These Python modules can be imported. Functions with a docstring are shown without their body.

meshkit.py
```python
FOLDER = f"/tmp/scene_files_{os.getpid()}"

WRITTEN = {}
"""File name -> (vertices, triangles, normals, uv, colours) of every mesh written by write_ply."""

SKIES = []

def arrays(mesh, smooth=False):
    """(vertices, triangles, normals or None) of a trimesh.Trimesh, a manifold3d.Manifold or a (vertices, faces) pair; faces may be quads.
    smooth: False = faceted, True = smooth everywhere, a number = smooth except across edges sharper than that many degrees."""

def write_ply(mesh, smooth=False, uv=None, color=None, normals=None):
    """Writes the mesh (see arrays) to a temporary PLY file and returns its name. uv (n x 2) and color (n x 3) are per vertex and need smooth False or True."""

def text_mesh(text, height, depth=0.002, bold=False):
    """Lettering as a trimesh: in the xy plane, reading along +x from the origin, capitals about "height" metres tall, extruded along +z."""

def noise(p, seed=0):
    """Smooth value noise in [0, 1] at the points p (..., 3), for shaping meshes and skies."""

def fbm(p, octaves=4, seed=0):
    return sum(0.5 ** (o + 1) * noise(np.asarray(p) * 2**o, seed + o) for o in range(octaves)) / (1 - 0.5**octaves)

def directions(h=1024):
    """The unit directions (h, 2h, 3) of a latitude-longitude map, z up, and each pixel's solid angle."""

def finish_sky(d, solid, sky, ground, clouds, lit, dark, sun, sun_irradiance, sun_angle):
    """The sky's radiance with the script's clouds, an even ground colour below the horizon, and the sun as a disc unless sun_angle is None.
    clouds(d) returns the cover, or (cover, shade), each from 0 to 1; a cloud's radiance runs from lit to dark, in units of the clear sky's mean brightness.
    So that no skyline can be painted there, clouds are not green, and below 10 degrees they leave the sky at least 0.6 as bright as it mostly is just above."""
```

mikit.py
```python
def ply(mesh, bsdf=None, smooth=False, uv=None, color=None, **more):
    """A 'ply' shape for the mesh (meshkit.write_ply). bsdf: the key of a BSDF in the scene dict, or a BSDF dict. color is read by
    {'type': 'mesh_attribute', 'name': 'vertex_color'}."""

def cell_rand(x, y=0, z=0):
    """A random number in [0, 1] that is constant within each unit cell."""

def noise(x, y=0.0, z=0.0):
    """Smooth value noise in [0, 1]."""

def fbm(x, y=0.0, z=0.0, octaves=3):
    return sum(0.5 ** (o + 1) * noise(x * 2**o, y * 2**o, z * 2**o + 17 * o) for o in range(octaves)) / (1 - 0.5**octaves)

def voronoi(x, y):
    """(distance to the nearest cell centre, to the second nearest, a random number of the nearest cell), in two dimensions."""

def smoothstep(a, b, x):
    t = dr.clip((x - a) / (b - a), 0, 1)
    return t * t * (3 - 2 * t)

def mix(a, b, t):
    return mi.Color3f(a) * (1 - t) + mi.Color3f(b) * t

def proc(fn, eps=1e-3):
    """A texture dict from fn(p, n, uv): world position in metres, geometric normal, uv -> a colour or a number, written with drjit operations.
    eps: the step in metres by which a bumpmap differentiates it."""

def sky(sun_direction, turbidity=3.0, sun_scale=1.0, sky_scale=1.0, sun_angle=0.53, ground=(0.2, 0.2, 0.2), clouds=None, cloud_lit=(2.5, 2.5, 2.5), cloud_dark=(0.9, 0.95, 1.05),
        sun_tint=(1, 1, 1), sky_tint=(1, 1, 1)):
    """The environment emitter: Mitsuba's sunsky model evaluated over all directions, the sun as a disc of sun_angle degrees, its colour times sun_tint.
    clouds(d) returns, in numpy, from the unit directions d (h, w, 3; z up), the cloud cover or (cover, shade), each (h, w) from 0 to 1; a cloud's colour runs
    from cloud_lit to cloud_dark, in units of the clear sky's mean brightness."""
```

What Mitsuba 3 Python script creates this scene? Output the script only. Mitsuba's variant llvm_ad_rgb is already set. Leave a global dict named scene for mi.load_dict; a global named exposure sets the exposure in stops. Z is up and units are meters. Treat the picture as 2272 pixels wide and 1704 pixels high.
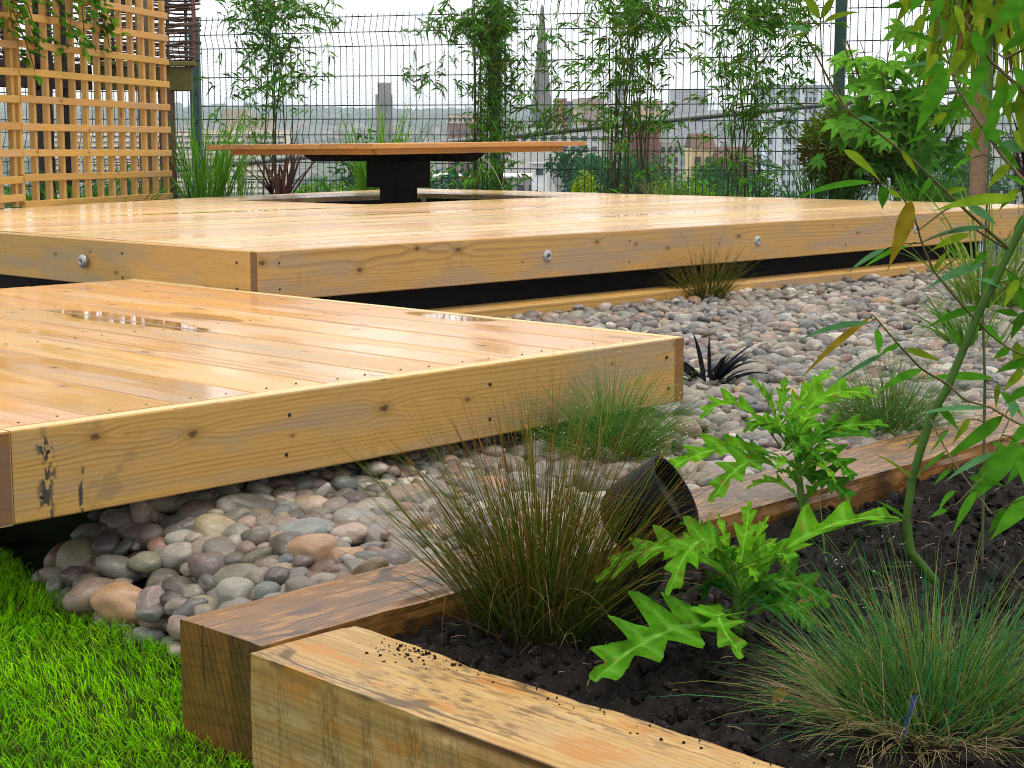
import math
import random

import drjit as dr
import manifold3d  # noqa: F401
import meshkit
import mikit
import mitsuba as mi
import numpy as np
import shapely
import trimesh
from mikit import cell_rand, fbm, mix, noise, smoothstep
from scipy.spatial import cKDTree

T = mi.ScalarTransform4f
rng = np.random.default_rng(7)
rnd = random.Random(7)
scene, labels = {}, {}

# ------------------------------------------------------------------ camera, sky, exposure
EYE = np.array([0, 0, 1.06])
YAW, PITCH = 0.7630, 0.1483
FWD = np.array([math.cos(YAW) * math.cos(PITCH), math.sin(YAW) * math.cos(PITCH), -math.sin(PITCH)])
FH = np.array([math.cos(YAW), math.sin(YAW), 0.0])      # horizontal view direction
RH = np.array([math.sin(YAW), -math.cos(YAW), 0.0])     # to the right of it
UPV = np.cross(RH, FWD)
scene["camera"] = {"type": "perspective", "fov": 34.84, "fov_axis": "x", "near_clip": 0.05, "far_clip": 20000.0,
                   "to_world": T().look_at(origin=EYE.tolist(), target=(EYE + FWD).tolist(), up=(UPV - 0.0014 * RH).tolist())}
exposure = 2.35


def cloud(d):
    # an even overcast, a little brighter overhead
    s = meshkit.fbm(d * np.array([3.0, 3.0, 5.0]), 3, seed=4)
    return np.ones(d.shape[:2]), 0.3 * s * np.clip(d[..., 2] * 2.5, 0, 1)


scene["sky"] = mikit.sky((0.05, -0.25, 1.0), turbidity=4, sun_scale=0.22, sun_angle=24, clouds=cloud,
                         cloud_lit=(2.75, 2.75, 2.8), cloud_dark=(1.9, 1.95, 2.05), ground=(0.12, 0.13, 0.09))


# ------------------------------------------------------------------ helpers
def pk(c):
    """Linear colour(s) packed into uv."""
    c = np.clip(np.asarray(c, float), 0, 1)
    return np.stack([np.floor(c[..., 0] * 900 + 50) * 1000 + np.floor(c[..., 1] * 900 + 50), c[..., 2]], -1)


def unpk(uv):
    r = dr.floor(uv.x / 1000.0)
    g = uv.x - 1000.0 * r
    return mi.Color3f((r - 50) / 900.0, (g - 50) / 900.0, uv.y) * 0.80


class MB:
    def __init__(self):
        self.v, self.f, self.u, self.n = [], [], [], 0

    def add(self, v, f, u):
        v = np.asarray(v, float).reshape(-1, 3)
        f = np.asarray(f, int)
        if f.shape[1] == 4:
            f = np.vstack([f[:, [0, 1, 2]], f[:, [0, 2, 3]]])
        u = np.asarray(u, float)
        if u.ndim == 1:
            u = np.tile(u, (len(v), 1))
        self.v.append(v)
        self.f.append(f + self.n)
        self.u.append(u)
        self.n += len(v)
        return self

    def tri(self, m, col):
        return self.add(m.vertices, m.faces, pk(col))

    def get(self):
        return np.vstack(self.v), np.vstack(self.f), np.vstack(self.u)


def key_for(name, parent=None):
    base = f"{parent}__{name}" if parent else name
    if base not in scene and base not in labels and base not in USED:
        USED.add(base)
        return base
    n = 1
    while f"{base}_{n:03d}" in USED or f"{base}_{n:03d}" in scene:
        n += 1
    k = f"{base}_{n:03d}"
    USED.add(k)
    return k


USED = set()


def put(name, mb, bsdf, parent=None, smooth=False, **lab):
    v, f, u = mb.get() if isinstance(mb, MB) else mb
    k = key_for(name, parent)
    scene[k] = mikit.ply((v, f), bsdf, smooth=smooth, uv=u)
    if lab:
        labels[k] = {a: b for a, b in lab.items() if b}
    return k


def thing(name, label, category, group=None, kind=None):
    k = key_for(name)
    labels[k] = {"label": label, "category": category}
    if group:
        labels[k]["group"] = group
    if kind:
        labels[k]["kind"] = kind
    return k


def unit(a):
    a = np.asarray(a, float)
    return a / (np.linalg.norm(a, axis=-1, keepdims=True) + 1e-12)


WOOD_ID = [0]


def beam(mb, A, B, w, h, up=(0, 0, 1), bevel=0.003, wid=None, col=None, z_top=False):
    """A straight timber from A to B: w wide, h high (along up), edges chamfered. uv for the wood materials (or a packed colour)."""
    A, B, up = (np.asarray(x, float) for x in (A, B, up))
    L = np.linalg.norm(B - A)
    t = (B - A) / L
    s = unit(np.cross(t, up))
    n = np.cross(s, t)
    if wid is None:
        WOOD_ID[0] += 1
        wid = WOOD_ID[0]
    b = bevel
    prof = np.array([[-w / 2 + b, -h / 2], [w / 2 - b, -h / 2], [w / 2, -h / 2 + b], [w / 2, h / 2 - b], [w / 2 - b, h / 2], [-w / 2 + b, h / 2], [-w / 2, h / 2 - b], [-w / 2, -h / 2 + b]])
    ring = lambda P: P + prof[:, :1] * s + prof[:, 1:] * n  # noqa: E731
    a, c = ring(A), ring(B)
    for k in range(8):
        j = (k + 1) % 8
        if col is None:
            wide = k in (0, 4)
            ya, yb = (prof[k, 0], prof[j, 0]) if wide else (prof[k, 1], prof[j, 1])
            if k in (1, 3, 5, 7):
                ya = yb = prof[k, 0] if abs(prof[k, 0]) < abs(prof[j, 0]) else prof[j, 0]
            o = 0.0 if wide else (0.0 if h > w else 0.5)
            x0 = wid * 3.17
            uv = np.array([[x0, ya + o], [x0 + L, ya + o], [x0 + L, yb + o], [x0, yb + o]]) + [0, 4 * wid]
        else:
            uv = pk(col)
        mb.add([a[k], c[k], c[j], a[j]], [[0, 3, 2, 1]], uv)
    for P, order in ((a, [0, 1, 2, 3, 4, 5, 6, 7]), (c, [7, 6, 5, 4, 3, 2, 1, 0])):
        q = P[order]
        f = [[0, i, i + 1] for i in range(1, 7)]
        uv = pk(col) if col is not None else np.stack([wid * 3.17 + 0.3 + 0.25 * prof[order][:, 0], prof[order][:, 1] + 4 * wid + 1.2], 1)
        mb.add(q, f, uv)
    return mb


def tube(mb, P, r, col, sides=6, caps=True):
    P = np.asarray(P, float)
    r = np.broadcast_to(np.asarray(r, float), (len(P),))
    t = unit(np.gradient(P, axis=0))
    ref = np.where(np.abs(t[:, 2:]) < 0.9, [[0, 0, 1.0]], [[1.0, 0, 0]])
    a = unit(np.cross(t, ref[:1] if np.all(ref == ref[0]) else ref[len(ref) // 2:len(ref) // 2 + 1]))
    b = np.cross(t, a)
    g = np.arange(sides) * 2 * np.pi / sides
    v = P[:, None] + r[:, None, None] * (np.cos(g)[None, :, None] * a[:, None] + np.sin(g)[None, :, None] * b[:, None])
    i, j = np.meshgrid(np.arange(len(P) - 1), np.arange(sides), indexing="ij")
    q = np.stack([i * sides + j, i * sides + (j + 1) % sides, (i + 1) * sides + (j + 1) % sides, (i + 1) * sides + j], -1).reshape(-1, 4)
    f = np.vstack([q[:, [0, 2, 1]], q[:, [0, 3, 2]]])
    if caps:
        n0 = len(P) * sides
        e = (len(P) - 1) * sides
        v = np.vstack([v.reshape(-1, 3), P[:1], P[-1:]])
        k = np.arange(sides)
        f = np.vstack([f, np.stack([k * 0 + n0, k, (k + 1) % sides], 1), np.stack([k * 0 + n0 + 1, e + (k + 1) % sides, e + k], 1)])
    u = pk(np.asarray(col))
    return mb.add(v.reshape(-1, 3), f, u)


def lathe(mb, prof, at, axis, col, sides=20):
    """prof: (radius, height) pairs along axis."""
    prof = np.asarray(prof, float)
    axis = unit(axis)
    a = unit(np.cross(axis, [0.3, 0.2, 0.9] if abs(axis[2]) < 0.95 else [1, 0, 0]))
    b = np.cross(axis, a)
    g = np.arange(sides) * 2 * np.pi / sides
    ring = np.cos(g)[:, None] * a + np.sin(g)[:, None] * b
    v = np.asarray(at) + prof[:, None, 1:] * axis + prof[:, None, :1] * ring
    i, j = np.meshgrid(np.arange(len(prof) - 1), np.arange(sides), indexing="ij")
    q = np.stack([i * sides + j, i * sides + (j + 1) % sides, (i + 1) * sides + (j + 1) % sides, (i + 1) * sides + j], -1).reshape(-1, 4)
    return mb.add(v.reshape(-1, 3), q, pk(col))


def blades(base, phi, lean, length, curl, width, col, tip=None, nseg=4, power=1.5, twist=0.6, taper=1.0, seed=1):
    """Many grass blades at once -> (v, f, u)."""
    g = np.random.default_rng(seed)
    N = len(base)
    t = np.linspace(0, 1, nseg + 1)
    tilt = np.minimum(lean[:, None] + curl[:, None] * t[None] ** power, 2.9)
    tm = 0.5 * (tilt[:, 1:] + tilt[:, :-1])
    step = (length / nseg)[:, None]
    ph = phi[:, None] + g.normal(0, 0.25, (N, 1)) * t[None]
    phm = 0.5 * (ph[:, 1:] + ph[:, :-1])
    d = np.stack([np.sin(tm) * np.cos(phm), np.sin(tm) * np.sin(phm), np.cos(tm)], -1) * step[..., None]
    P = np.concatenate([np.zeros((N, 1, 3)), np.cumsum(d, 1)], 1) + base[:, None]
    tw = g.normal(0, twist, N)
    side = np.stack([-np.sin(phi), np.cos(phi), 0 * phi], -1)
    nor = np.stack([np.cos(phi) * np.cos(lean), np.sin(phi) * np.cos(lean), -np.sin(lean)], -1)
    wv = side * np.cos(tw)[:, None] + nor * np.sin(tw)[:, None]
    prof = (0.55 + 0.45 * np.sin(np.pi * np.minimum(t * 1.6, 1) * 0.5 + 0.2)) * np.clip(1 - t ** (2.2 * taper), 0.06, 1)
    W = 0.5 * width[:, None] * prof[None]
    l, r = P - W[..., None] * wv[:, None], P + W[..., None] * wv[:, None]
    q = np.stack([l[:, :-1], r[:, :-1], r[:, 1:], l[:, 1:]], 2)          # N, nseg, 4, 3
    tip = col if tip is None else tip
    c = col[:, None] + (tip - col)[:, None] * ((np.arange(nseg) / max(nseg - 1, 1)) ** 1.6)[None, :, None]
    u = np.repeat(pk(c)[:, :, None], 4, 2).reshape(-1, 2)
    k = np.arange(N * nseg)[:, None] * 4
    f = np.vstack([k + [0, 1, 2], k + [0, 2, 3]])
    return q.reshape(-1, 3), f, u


def leaflets(at, d, length, width, col, droop=0.25, seed=2):
    """Many small pointed leaves -> (v, f, u): two folded halves each."""
    g = np.random.default_rng(seed)
    d = unit(d)
    side = unit(np.cross(d, g.normal(0, 1, d.shape) * [0.5, 0.5, 0.4] + [0, 0, 1]))
    nrm = np.cross(side, d)
    m = at + d * (0.42 * length)[:, None] + nrm * (0.04 * length)[:, None]
    tipp = at + d * length[:, None] - np.array([0, 0, 1]) * (droop * length)[:, None]
    l, r = m + side * (width / 2)[:, None] + nrm * (0.1 * width)[:, None], m - side * (width / 2)[:, None] + nrm * (0.1 * width)[:, None]
    v = np.stack([at, l, tipp, r], 1).reshape(-1, 3)
    k = np.arange(len(at))[:, None] * 4
    f = np.vstack([k + [0, 2, 1], k + [0, 3, 2]])
    return v, f, np.repeat(pk(col), 4, 0)


def strip_leaf(mb, P, width, col, fold=0.25, up=(0, 0, 1), peak=0.4, tipw=0.02, vein=None, roll=0.0):
    """A blade-shaped leaf along the polyline P with a folded midrib."""
    P = np.asarray(P, float)
    n = len(P)
    t = np.linspace(0, 1, n)
    d = unit(np.gradient(P, axis=0))
    side = unit(np.cross(d, np.asarray(up, float)))
    nrm = np.cross(side, d)
    side2 = side * math.cos(roll) + nrm * math.sin(roll)
    nrm = np.cross(side2, d)
    side = side2
    w = np.where(t < peak, np.sin(np.pi / 2 * (t / peak)) ** 0.7, np.cos(np.pi / 2 * np.minimum((t - peak) / (1 - peak), 1)) ** 1.35)
    w = np.maximum(w, tipw) * width / 2
    s = np.array([-1, -0.5, 0, 0.5, 1.0])
    v = P[:, None] + side[:, None] * (w[:, None] * s)[..., None] + nrm[:, None] * (fold * w[:, None] * np.abs(s))[..., None]
    i, j = np.meshgrid(np.arange(n - 1), np.arange(4), indexing="ij")
    q = np.stack([i * 5 + j, (i + 1) * 5 + j, (i + 1) * 5 + j + 1, i * 5 + j + 1], -1).reshape(-1, 4)
    return mb.add(v.reshape(-1, 3), q, pk(col))


def bez(a, c, b, n):
    t = np.linspace(0, 1, n)[:, None]
    a, c, b = (np.asarray(x, float) for x in (a, c, b))
    return (1 - t) ** 2 * a + 2 * t * (1 - t) * c + t * t * b


def ico(sub):
    m = trimesh.creation.icosphere(subdivisions=sub)
    return np.array(m.vertices), np.array(m.faces)


# ------------------------------------------------------------------ materials
def mat_packed(var=0.25, freq=40.0, **kw):
    def f(p, n, uv):
        return unpk(uv) * (1 - var / 2 + var * noise(p.x * freq, p.y * freq, p.z * freq))
    return {"type": "twosided", "bsdf": {"type": "principled", "base_color": mikit.proc(f), **kw}}


scene["mat_matte"] = mat_packed(0.3, 25.0, roughness=0.75, specular=0.3)
scene["mat_far"] = mat_packed(0.15, 0.6, roughness=0.85, specular=0.2)
scene["mat_metal"] = mat_packed(0.25, 60.0, roughness=0.38, metallic=0.6, specular=0.5)
scene["mat_paint"] = mat_packed(0.2, 30.0, roughness=0.35, specular=0.5)


def leaf_color(p, n, uv):
    return unpk(uv) * (0.72 + 0.56 * noise(p.x * 55, p.y * 55, p.z * 55))


scene["mat_leaf"] = {"type": "principledthin", "base_color": mikit.proc(leaf_color), "roughness": 0.42, "diff_trans": 0.75, "spec_trans": 0.0, "eta": 1.4}


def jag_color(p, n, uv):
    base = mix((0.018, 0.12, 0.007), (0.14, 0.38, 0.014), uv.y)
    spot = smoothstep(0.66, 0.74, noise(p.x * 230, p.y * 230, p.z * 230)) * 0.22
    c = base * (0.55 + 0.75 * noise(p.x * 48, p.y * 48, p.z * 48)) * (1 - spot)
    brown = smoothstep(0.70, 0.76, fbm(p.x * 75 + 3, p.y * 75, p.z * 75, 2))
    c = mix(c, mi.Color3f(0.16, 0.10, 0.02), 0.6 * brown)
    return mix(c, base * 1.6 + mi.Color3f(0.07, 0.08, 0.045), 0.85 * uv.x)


scene["mat_jagged"] = {"type": "principledthin", "base_color": mikit.proc(jag_color), "roughness": 0.55, "diff_trans": 0.6, "spec_trans": 0.0, "eta": 1.4}


def stone_color(p, n, uv):
    c = unpk(uv)
    a = fbm(p.x * 28, p.y * 28, p.z * 40, 2)
    s = noise(p.x * 420, p.y * 420, p.z * 420)
    b = smoothstep(0.62, 0.7, noise(p.x * 140 + 7, p.y * 140, p.z * 220)) * smoothstep(0.45, 0.6, a)
    k = uv.x * 0.013
    v = (p.x * dr.cos(k) + p.y * dr.sin(k)) * 17 + p.z * 12 + 1.2 * noise(p.x * 30, p.y * 30, p.z * 30)
    band = (1 - smoothstep(0.04, 0.13, dr.abs(v - dr.floor(v) - 0.5))) * dr.select(cell_rand(uv.x, 3.0) < 0.16, mi.Float(1), mi.Float(0))
    return c * (0.66 + 0.55 * a + 0.34 * (s - 0.5)) * (1 + 0.35 * band) + mi.Color3f(0.035, 0.035, 0.032) * b


scene["mat_stone"] = {"type": "twosided", "bsdf": {"type": "principled", "base_color": mikit.proc(stone_color), "roughness": 0.42, "specular": 0.45}}


def wood_fn(light, dark, knot, tonevar=0.22, knots=0.55, stain=None, rings=95.0, dirt=0.25, puddle=None, hue=1.0):
    lum = 0.3 * light[0] + 0.5 * light[1] + 0.2 * light[2]
    grey = (lum * 0.80, lum * 0.70, lum * 0.58)

    def f(p, n, uv):
        i = dr.floor(uv.y / 4 + 0.5)
        y = uv.y - 4 * i
        x = uv.x
        # one knot in each cell along the board
        cx = dr.floor(x / 0.29)
        on = dr.select(cell_rand(cx, i, 3) < knots, mi.Float(1), mi.Float(0))
        xc = (cx + 0.25 + 0.5 * cell_rand(cx, i, 1)) * 0.29
        yc = (cell_rand(cx, i, 2) - 0.5) * 0.17
        rk = 0.0035 + 0.0085 * dr.square(cell_rand(cx, i, 4))
        d = dr.sqrt(dr.square((x - xc) / 1.7) + dr.square(y - yc)) / rk + 0.5 * (noise(x * 190, y * 190) - 0.5)
        tt = x / 0.29 - cx
        bend = on * smoothstep(0, 0.2, tt) * (1 - smoothstep(0.8, 1.0, tt)) * rk * 1.6 * dr.exp(-0.05 * d * d) * dr.select(y > yc, mi.Float(1), mi.Float(-1))
        # growth rings, drawn out along the board
        c = y + 0.03 * (noise(x * 0.8, i * 7.7) - 0.5) + 0.006 * (noise(x * 4.0, y * 11 + i) - 0.5) + bend
        q = c * (rings * (0.55 + 0.9 * cell_rand(i, 4, 9))) + 5.0 * noise(x * 0.45, y * 7 + i * 11)
        s = q - dr.floor(q)
        late = smoothstep(0.30, 0.88, s) * (1 - smoothstep(0.93, 1.0, s)) * (0.25 + 0.75 * noise(dr.floor(q) * 7.3 + i * 3, x * 0.9))
        fib = noise(x * 14.0, c * 620 + i * 9.0)
        col = mix(light, dark, dr.minimum(0.72 * late + 0.34 * fib, 1.0))
        g = smoothstep(0.42, 0.78, fbm(x * 3.1, y * 16 + i * 1.7, 0.0, 4))
        col = mix(col, grey, dirt * g)
        col = mix(col, mi.Color3f(dark) * 0.85, on * 0.55 * (1 - smoothstep(0.9, 3.4, d)))
        col = mix(col, knot, on * 0.85 * (1 - smoothstep(0.5, 1.2, d)))
        tone = 1 - tonevar / 2 + tonevar * cell_rand(i, 1, 7)
        red = (cell_rand(i, 2, 5) - 0.35) * hue
        col = col * tone * mi.Color3f(1, 0.97 - 0.09 * red, 0.97 + 0.22 * red)
        if stain is not None:
            col = stain(col, x, y, p)
        if puddle is not None:
            col = col * (1 - 0.45 * puddle(p))
        return col * 0.83
    return f


def wood(light, dark, knot, rough=0.5, spec=0.4, **kw):
    return {"type": "twosided", "bsdf": {"type": "principled", "base_color": mikit.proc(wood_fn(light, dark, knot, **kw)), "roughness": rough, "specular": spec}}


def wet_wood(light, dark, knot, puddle, dry=0.26, film=0.07, **kw):
    """Boards under a patchy film of rain water: a rougher damp surface blended with a smooth film where water stands."""
    col = mikit.proc(wood_fn(light, dark, knot, puddle=puddle, **kw))

    def rough(p, n, uv):
        i = dr.floor(uv.y / 4 + 0.5)
        w = fbm(uv.x * 1.7 + 3, (uv.y - 4 * i) * 13 + i * 2.3, 0.0, 4) + 0.22 * (cell_rand(i, 6, 2) - 0.5)
        return dr.lerp(dr.lerp(mi.Float(dry), mi.Float(film), smoothstep(0.40, 0.62, w)), mi.Float(0.03), puddle(p))

    return {"type": "twosided", "bsdf": {"type": "principled", "base_color": col, "roughness": mikit.proc(rough), "specular": 0.7, "clearcoat": 0.6, "clearcoat_gloss": 0.85}}


def blob(p, cx, cy, rx, ry, ang=0.0):
    c, s = math.cos(ang), math.sin(ang)
    dx, dy = p.x - cx, p.y - cy
    return dr.sqrt(dr.square((dx * c + dy * s) / rx) + dr.square((-dx * s + dy * c) / ry))


def puddle_low(p):
    n = 0.7 * (fbm(p.x * 9, p.y * 4, 3.0, 3) - 0.5)
    d = dr.minimum(blob(p, 3.02, 4.72, 0.085, 0.55), dr.minimum(blob(p, 3.26, 4.55, 0.06, 0.2), blob(p, 3.83, 3.98, 0.07, 0.2)))
    return 1 - smoothstep(0.85, 1.05, d + n)


def puddle_up(p):
    n = fbm(p.x * 0.9, p.y * 8, 5.0, 3)
    m = dr.minimum(blob(p, 6.3, 8.2, 1.1, 0.05, -.02), dr.minimum(blob(p, 6.9, 7.3, 1.2, 0.05, .0), blob(p, 7.6, 6.15, .6, .035, .0)))
    return (1 - smoothstep(0.8, 1.0, m + 1.4 * (n - .5))) * smoothstep(5.3, 5.7, p.y)


def footprints(col, x, y, p):
    # muddy scuffs near the left end of the front board, and faint damp staining
    m = smoothstep(0.58, 0.66, fbm(p.x * 22, p.z * 26, 1.0, 3)) * (1 - smoothstep(1.93, 2.05, p.x)) * smoothstep(1.80, 1.9, p.x) 
    st = (1 - smoothstep(0.008, 0.026, dr.abs(p.x - 1.765 + 0.02 * noise(p.z * 30)))) * smoothstep(0.3, 0.5, noise(p.z * 22 + 3, p.x * 20))
    st2 = (1 - smoothstep(0.003, 0.008, dr.abs(p.x - 1.845 + 0.015 * noise(p.z * 30)))) * smoothstep(0.4, 0.6, noise(p.z * 18 + 8, p.x * 20))
    rag = smoothstep(0.42, 0.56, fbm(p.x * 120, p.z * 55, 2.0, 4))
    k = dr.maximum(dr.maximum(m * 0.22, st * rag), st2 * rag) * dr.select(p.y < 3.06, mi.Float(1), mi.Float(0))
    col = mix(col, mi.Color3f(0.05, 0.045, 0.035), dr.minimum(k, 1.0))
    drips = smoothstep(0.72, 0.9, noise(p.x * 60, p.y * 60, p.z * 4)) * smoothstep(0.5, 0.75, fbm(p.x * 3, p.y * 3, p.z * 5, 2))
    col = mix(col, mi.Color3f(0.12, 0.085, 0.05), 0.35 * drips)
    pale = smoothstep(0.4648, 0.4662, p.z) * dr.select((p.z < 0.47) & ((p.y < 3.10) | ((p.x > 3.88) & (p.x < 3.9475) & (p.y < 6.03))), mi.Float(1), mi.Float(0))      # the planed top edge of the front boards
    return mix(col, mi.Color3f(0.66, 0.50, 0.24) * (0.85 + 0.3 * noise(x * 3, y * 400)), 0.8 * pale)


scene["mat_deck_low"] = wet_wood((0.55, 0.325, 0.092), (0.31, 0.14, 0.035), (0.06, 0.028, 0.015), puddle_low, dry=0.36, film=0.15, tonevar=0.40, rings=70.0, dirt=0.3, hue=1.3)
scene["mat_deck_high"] = wet_wood((0.64, 0.455, 0.20), (0.43, 0.25, 0.09), (0.10, 0.045, 0.02), puddle_up, dry=0.34, film=0.18, tonevar=0.32, rings=60.0, dirt=0.25, hue=1.2)
scene["mat_fascia"] = wood((0.57, 0.355, 0.10), (0.35, 0.185, 0.043), (0.075, 0.033, 0.013), rough=0.5, spec=0.35, tonevar=0.1, knots=0.6, stain=footprints, rings=85.0, dirt=0.5, hue=0.4)
scene["mat_endgrain"] = wood((0.26, 0.135, 0.035), (0.13, 0.055, 0.014), (0.05, 0.02, 0.01), rough=0.6, spec=0.3, knots=0.0, rings=260.0, dirt=0.4)
scene["mat_trellis"] = wood((0.64, 0.40, 0.10), (0.44, 0.23, 0.05), (0.2, 0.09, 0.03), rough=0.6, spec=0.3, tonevar=0.25, knots=0.4, rings=150.0)
scene["mat_table"] = wood((0.62, 0.34, 0.095), (0.44, 0.19, 0.035), (0.2, 0.06, 0.02), rough=0.45, spec=0.4, tonevar=0.25, knots=0.3)


def oak_dark(col, x, y, p):
    front = smoothstep(1.614, 1.63, p.x)
    a = fbm(p.x * 6, p.y * 26, p.z * 18, 4)
    b = fbm(p.x * 16 + 3, p.y * 70, p.z * 30, 4)
    col = col * (0.55 + 0.9 * a)
    col = mix(col, mi.Color3f(0.40, 0.19, 0.05), 0.5 * smoothstep(0.5, 0.62, b) * front)
    col = mix(col, mi.Color3f(0.035, 0.022, 0.024), 0.62 * smoothstep(0.53, 0.64, fbm(p.x * 10, p.y * 34, p.z * 16 + 4, 5)) * smoothstep(0.38, 0.6, fbm(p.x * 3.5 + 2, p.y * 9, 1.0, 3)) * (0.2 + 0.8 * front))
    crack = (1 - smoothstep(0.02, 0.05, dr.abs(noise(p.x * 2.2, p.y * 34) - 0.5))) * smoothstep(0.5, 0.62, noise(p.x * 2.7 + 9, p.y * 20)) * front
    col = mix(col, mi.Color3f(0.015, 0.01, 0.009), 0.8 * crack)
    heart = smoothstep(2.226, 2.214, p.y + 0.004 * noise(p.z * 30)) * (1 - front)
    saw = smoothstep(0.45, 0.8, noise(p.z * 170 + 40 * dr.square(p.y - 2.1), 3.0)) * (1 - front)
    check = (1 - smoothstep(0.0015, 0.004, dr.abs(p.y - 2.285 - 0.01 * noise(p.z * 18)))) * smoothstep(0.08, 0.13, p.z) * (1 - front)
    col = col * (1 - 0.42 * heart) * (1 - 0.22 * saw)
    return mix(col, mi.Color3f(0.015, 0.009, 0.006), 0.75 * check)


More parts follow.
